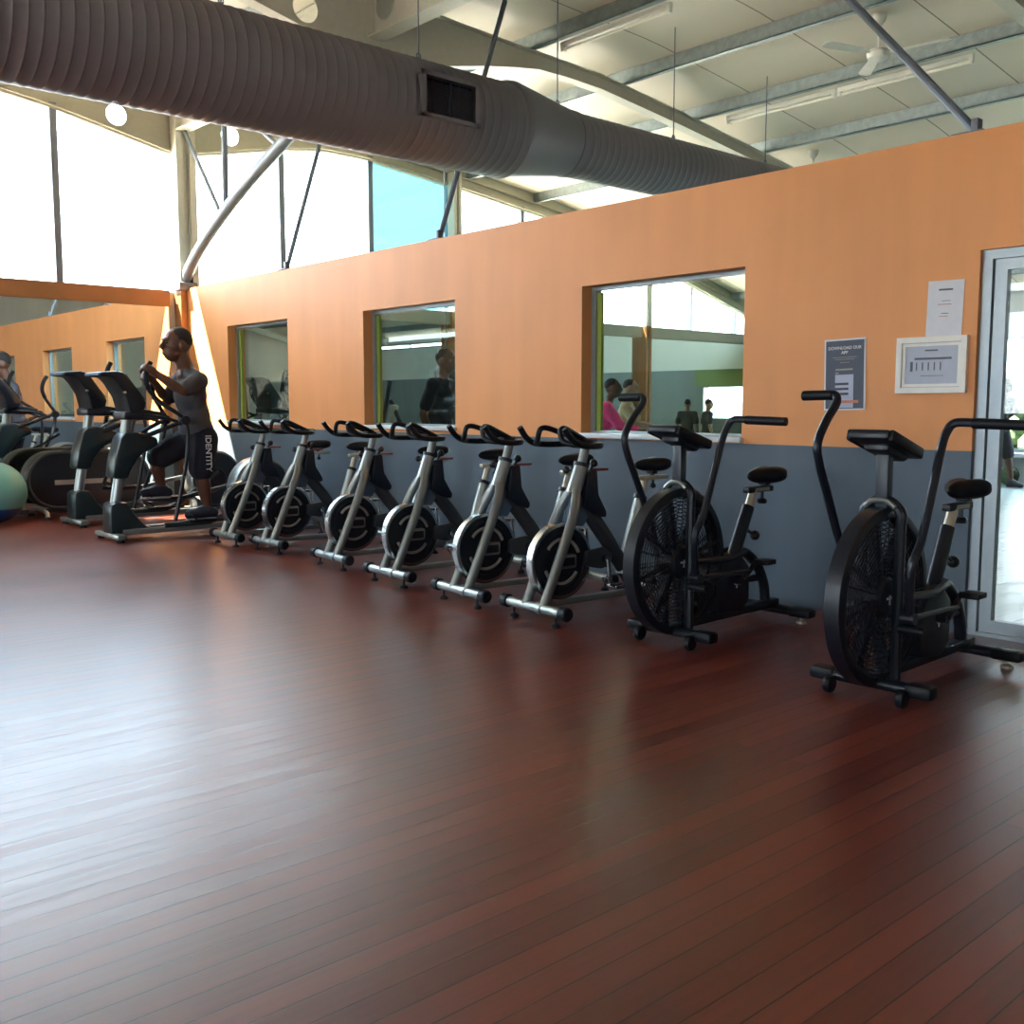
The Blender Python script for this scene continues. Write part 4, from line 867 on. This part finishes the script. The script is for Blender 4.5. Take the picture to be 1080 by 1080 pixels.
# in the next room; rz turns the -y facing
simple('person in a bright pink hooded top seen in profile through the large window', (-8.11, 8.5, 0), 2.25, 1.60, (M_SKIN, M_HAIR, M_PINK, M_SHORTS, M_SHOE), 'fwd', .12, .12, long_sleeve=True, bottoms='trousers')
simple('person in beige top behind the one in pink, seen through the large window', (-8.68, 9.55, 0), 2.2, 1.62, (M_SKIN2, M_HAIR, M_BEIGE, M_SHORTS, M_SHOE), 'fwd', .1, .05, bottoms='trousers')
simple('person in a black top standing close behind the middle window', (-8.80, 6.75, 0), 2.0, 1.90, (M_SKIN, M_HAIR, M_SHORTS, M_SHORTS, M_SHOE), 'down', 0, .04)
simple('person in dark sportswear jogging in the far room seen through the glass door', (-7.0, 16.4, 0), 1.3, 1.72, (M_SKIN, M_HAIR, M_SHORTS, M_SHORTS, M_SHOE), 'run', .22, .06)
simple('small figure in grey standing by the far lit doorway in the next room', (-12.52, 16.2, 0), 2.6, 1.42, (M_SKIN2, M_HAIR, M_TEE, M_TEE, M_SHOE), 'down', .03, 0, bottoms='trousers')

# next-room equipment
t = thing('hanging_punching_bag', 'black punching bag hanging on a chain, seen through the middle window', 'punching bag', (-10.75, 8.35, 0))
build('bag', MB().lathe([(0, .78), (.13, .79), (.15, .82), (.15, 1.72), (.13, 1.76), (.03, 1.9), (0, 1.9)], (0, 0, 0), (0, 0, 1), 24), M_BAG, t)
build('chain', MB().cyl((0, 0, 1.88), (0, 0, T(8.35)+.1), .01, 8), M_STEELGREY, t)
t = thing('weight_frame', 'dark angled steel frame on the floor beyond the middle window', 'gym frame', (-10.9, 7.4, 0))
build('front_leg', MB().tube([(-.25, 0, 0), (.1, .1, 1.6)], .03, 8), M_BLACKMETAL, t); build('rear_leg', MB().tube([(.25, .3, 0), (.30, .2, .9), (.1, .1, 1.35)], .03, 8), M_BLACKMETAL, t)
build('pad', MB().rbox((.12, .12, 1.15), (.07, .1, .3), .02, 2, Matrix.Rotation(.3, 4, 'Y')), M_GREYBADGE, t); build('foot', MB().rbox((0, .15, .02), (.7, .4, .04), .01), M_BLACKMETAL, t)
b3 = tag(build('exercise_ball', MB().ell((0, 0, .4), (.4, .4, .4), None, 32, 20), M_LIMEBALL), 'bright green exercise ball behind the person in pink', 'exercise ball'); b3.location = (-8.75, 8.35, .42)
tag(build('storage_box', MB().rbox((0, 0, .2), (.7, .7, .4), .02), M_DARKGREY), 'grey plyometric box under the bright green exercise ball', 'box').location = (-8.75, 8.35, 0)
labs = ('leftmost', 'second from left', 'third from left', 'fourth from left', 'rightmost')
for i in range(5):
    o = tag(build('medicine_ball', MB().ell((0, 0, .16), (.16, .16, .16), None, 24, 16).torus((0, 0, .16), (0, 0, 1), .155, .012, 24, 6), M_HEDGE), '%s of the dark round balls under the white ledge beyond the glass door' % labs[i], 'ball', 'balls under the white ledge')
    o.location = (-7.55+i*.46, 17.05, 0)
# hedge outside the far windows
random.seed(7); hm = MB()
for i in range(420):
    x = random.uniform(-9, 1); z = random.uniform(0, 1.55); y = random.uniform(20.2, 20.9); r = random.uniform(.12, .3)
    hm.ell((x, y, z), (r, r, r*.8), None, 7, 5)
tag(build('hedge', hm, M_HEDGE, None, False), 'dark green hedge outside the far windows beyond the glass door', 'hedge', None, 'stuff')

# ------------------------------------------------------------------ light
w = bpy.data.worlds.new('sky'); sc.world = w; w.use_nodes = True; N = w.node_tree.nodes; L = w.node_tree.links; bg = N['Background']
tc = N.new('ShaderNodeTexCoord'); sp = N.new('ShaderNodeSeparateXYZ'); rp = N.new('ShaderNodeValToRGB'); L.new(tc.outputs['Generated'], sp.inputs[0])
L.new(sp.outputs['Z'], rp.inputs['Fac']); e = rp.color_ramp.elements; e[0].position = 0; e[0].color = (.86, .94, 1, 1); e[1].position = .6; e[1].color = (.55, .78, 1, 1)
L.new(rp.outputs['Color'], bg.inputs['Color']); bg.inputs['Strength'].default_value = 7.5
s = bpy.data.lights.new('sun', 'SUN'); s.energy = 62; s.angle = math.radians(.6); s.color = (1, .86, .66)
so = bpy.data.objects.new('sun', s); col.objects.link(so)
dv = Vector((.38, .36, -.84)).normalized(); so.rotation_euler = dv.to_track_quat('-Z', 'Y').to_euler(); so.location = (-20, -4, 12)
def portal(c, sx, sy, direction):
    l = bpy.data.lights.new('portal', 'AREA'); l.shape = 'RECTANGLE'; l.size = sx; l.size_y = sy; l.cycles.is_portal = True
    o = bpy.data.objects.new('portal', l); col.objects.link(o); o.location = c
    o.rotation_euler = Vector(direction).to_track_quat('-Z', 'Y').to_euler()
portal((XB-.15, (YL+RIDGE)/2, 3.8), 12, 2.2, (1, 0, 0)); portal((XB-.15, (YE+RIDGE)/2, 3.8), 12, 2.2, (1, 0, 0))
portal((-3.7, YL-.25, 1.8), 17, 2.3, (0, 1, 0)); portal((-2.4, YE+.3, 1.5), 14, 2.2, (0, -1, 0))

vs = sc.view_settings; vs.view_transform = 'Standard'; vs.look = 'None'; vs.gamma = 1; vs.use_curve_mapping = False; vs.exposure = 1.08
sc.cycles.use_denoising = True
sc.cycles.max_bounces = 10; sc.cycles.transparent_max_bounces = 24; sc.cycles.sample_clamp_indirect = 8; sc.cycles.caustics_reflective = False
